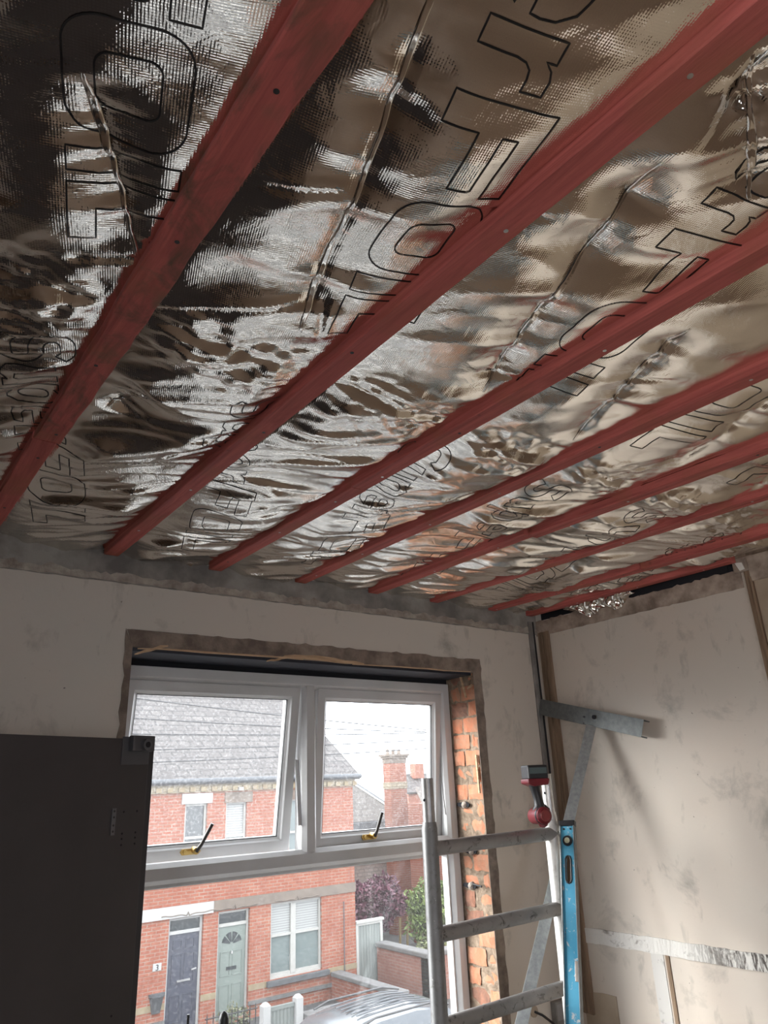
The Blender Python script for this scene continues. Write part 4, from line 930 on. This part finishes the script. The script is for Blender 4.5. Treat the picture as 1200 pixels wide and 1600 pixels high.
MB().box(18.10, 18.90, 23.85, 24.30, G, 2.50).build('stack', X_, cs)
MB().box(18.08, 18.92, 23.83, 24.32, 1.48, 1.72).build('cream_band', CRE, cs)
MB().box(18.08, 18.92, 23.83, 24.32, 2.42, 2.60).box(18.03, 18.97, 23.78, 24.37, 2.60, 2.68).box(17.98, 19.02, 23.73, 24.42, 2.68, 2.76).build('corbel', M['stone'], cs)
for x in (18.2, 18.48, 18.76): MB().tube([(x, 24.1, 2.74), (x, 24.1, 2.95)], [.08, .065], 10).build('chimney_pot', ext_mat('clay_pot', (.55, .42, .33), None, 5, .8), cs, smooth=True)
rw = thing('far_house', (24.5, 28.6, G), 'red brick house with a white gutter pipe to the right of the chimney', 'house')
MB().box(23.3, 27, 28.0, 29.2, G, .62).build('wall', X_, rw); MB().prism([(23.1, 27.8, .6), (27, 27.8, .6), (27, 29.4, 1.5), (23.9, 29.4, 1.5)], (0, .1, -.1)).build('roof', SL2, rw)
MB().tube([(23.4, 27.9, .3), (23.4, 27.9, -.55), (24.5, 27.9, -1.0)], .07, 8).build('downpipe', M['white_ext'], rw)
MB().box(24.3, 24.9, 27.93, 27.99, -.35, .45).build('window', M['paintwhite_ext'], rw)
f2 = thing('distant_house', (36, 42, G), 'distant brick house with a slate roof seen beyond the chimney', 'house')
MB().box(33.4, 42, 42, 43.2, G, 1.1).build('wall', X_, f2); MB().prism([(33.0, 41.7, 1.1), (42, 41.7, 1.1), (42, 43.4, 2.35), (34.0, 43.4, 2.35)], (0, .1, -.1)).build('roof', SLA, f2)
MB().box(34.6, 35.4, 42.6, 43.2, 2.0, 3.0).build('chimney', X_, f2)
f3 = thing('right_hand_house', (19.5, 20, G), 'red brick house with a white window past the right edge of the panes', 'house')
MB().box(17.75, 26, 20.5, 22.4, G, .95).build('wall', X_, f3)
for zz in (.1, -1.75):
    q_ = MB().box(18.0, 18.9, 20.44, 20.5, zz-.9, zz+.1).build('window', M['paintwhite_ext'], f3); MB().box(18.1, 18.8, 20.42, 20.45, zz-.82, zz+.02).build('pane', M['winglass'], q_)
MB().prism([(17.6, 20.3, .95), (26, 20.3, .95), (26, 22.5, 2.3), (19.2, 22.5, 2.3)], (0, .1, -.1)).build('roof', SLA, f3)

# parked silver car, its roof just in view
ca = thing('parked_car', (8.6, 12.2, G), 'silver-grey car parked in the street, its roof at the bottom edge', 'car')
prof = [(6.3, -3.25), (6.35, -2.75), (6.6, -2.62), (7.15, -2.52), (7.75, -2.08), (8.3, -2.0), (9.1, -1.98), (9.8, -2.06), (10.35, -2.45), (10.55, -2.7), (10.55, -3.25)]
cm = MB(); ny_ = 8
for j in range(ny_+1):
    t = -1+2*j/ny_
    for x, z in prof: 
        e = max(0, (z+2.6)/.6); yy = 12.2+t*(.86-.16*e); cm.v.append((x, yy, z-(.06*t*t if z > -2.3 else .02*t*t)))
n = len(prof)
for j in range(ny_):
    for i in range(n-1): cm.f.append((j*n+i, j*n+i+1, (j+1)*n+i+1, (j+1)*n+i))
cm.f.append(tuple(range(n))); cm.f.append(tuple(ny_*n+i for i in range(n-1, -1, -1)))
cm.build('body', ext_mat('silver_car_paint', (.42, .46, .50), None, 3, .22, .6), ca, smooth=True)
for sy in (-.72, .72): MB().tube([(7.9, 12.2+sy, -2.06), (8.2, 12.2+sy, -1.98), (9.4, 12.2+sy, -1.97), (9.8, 12.2+sy, -2.06)], .018, 8).build('roof_rail', M['black'], ca, smooth=True)
rb = MB()
for k in range(7):
    yy = 12.2-.48+.16*k; rb.tube([(8.1, yy, -2.005), (8.6, yy, -1.975), (9.2, yy, -1.972), (9.6, yy, -2.02)], .012, 6)
rb.build('reflection_stripes', M['lead'], ca, smooth=True)  # dark bars standing in for stripes reflected in the car roof
for x in (7.2, 9.8):
    for yy in (11.33, 12.87): MB().tube([(x, yy, -3.19), (x, yy+.2, -3.19)], .31, 18).build('wheel', M['black'], ca, smooth=True)

# overhead cables across the street, ends projected from image pixels to one depth
for i, (a, b, l) in enumerate([((3.6, 3.27), (13, 2.63), 'topmost overhead cable across the street, sloping down to the right'), ((3.6, 2.90), (13, 2.68), 'second overhead cable, just under the steep topmost one'),
        ((3.6, 2.61), (13, 2.735), 'third overhead cable from the top, nearly level'), ((3.6, 2.33), (13, 2.62), 'fourth overhead cable, rising faintly to the right'),
        ((3.6, 2.12), (13, 2.45), 'lowest overhead cable crossing in front of the slate roof')]):
    pts = [(a[0]+(b[0]-a[0])*k/20, 13.0, a[1]+(b[1]-a[1])*k/20-.05*math.sin(PI*k/20)) for k in range(21)]
    tag(MB().tube(pts, .012, 6).build('overhead_cable', M['black'], smooth=True), l, 'cable', 'overhead cables across the street')
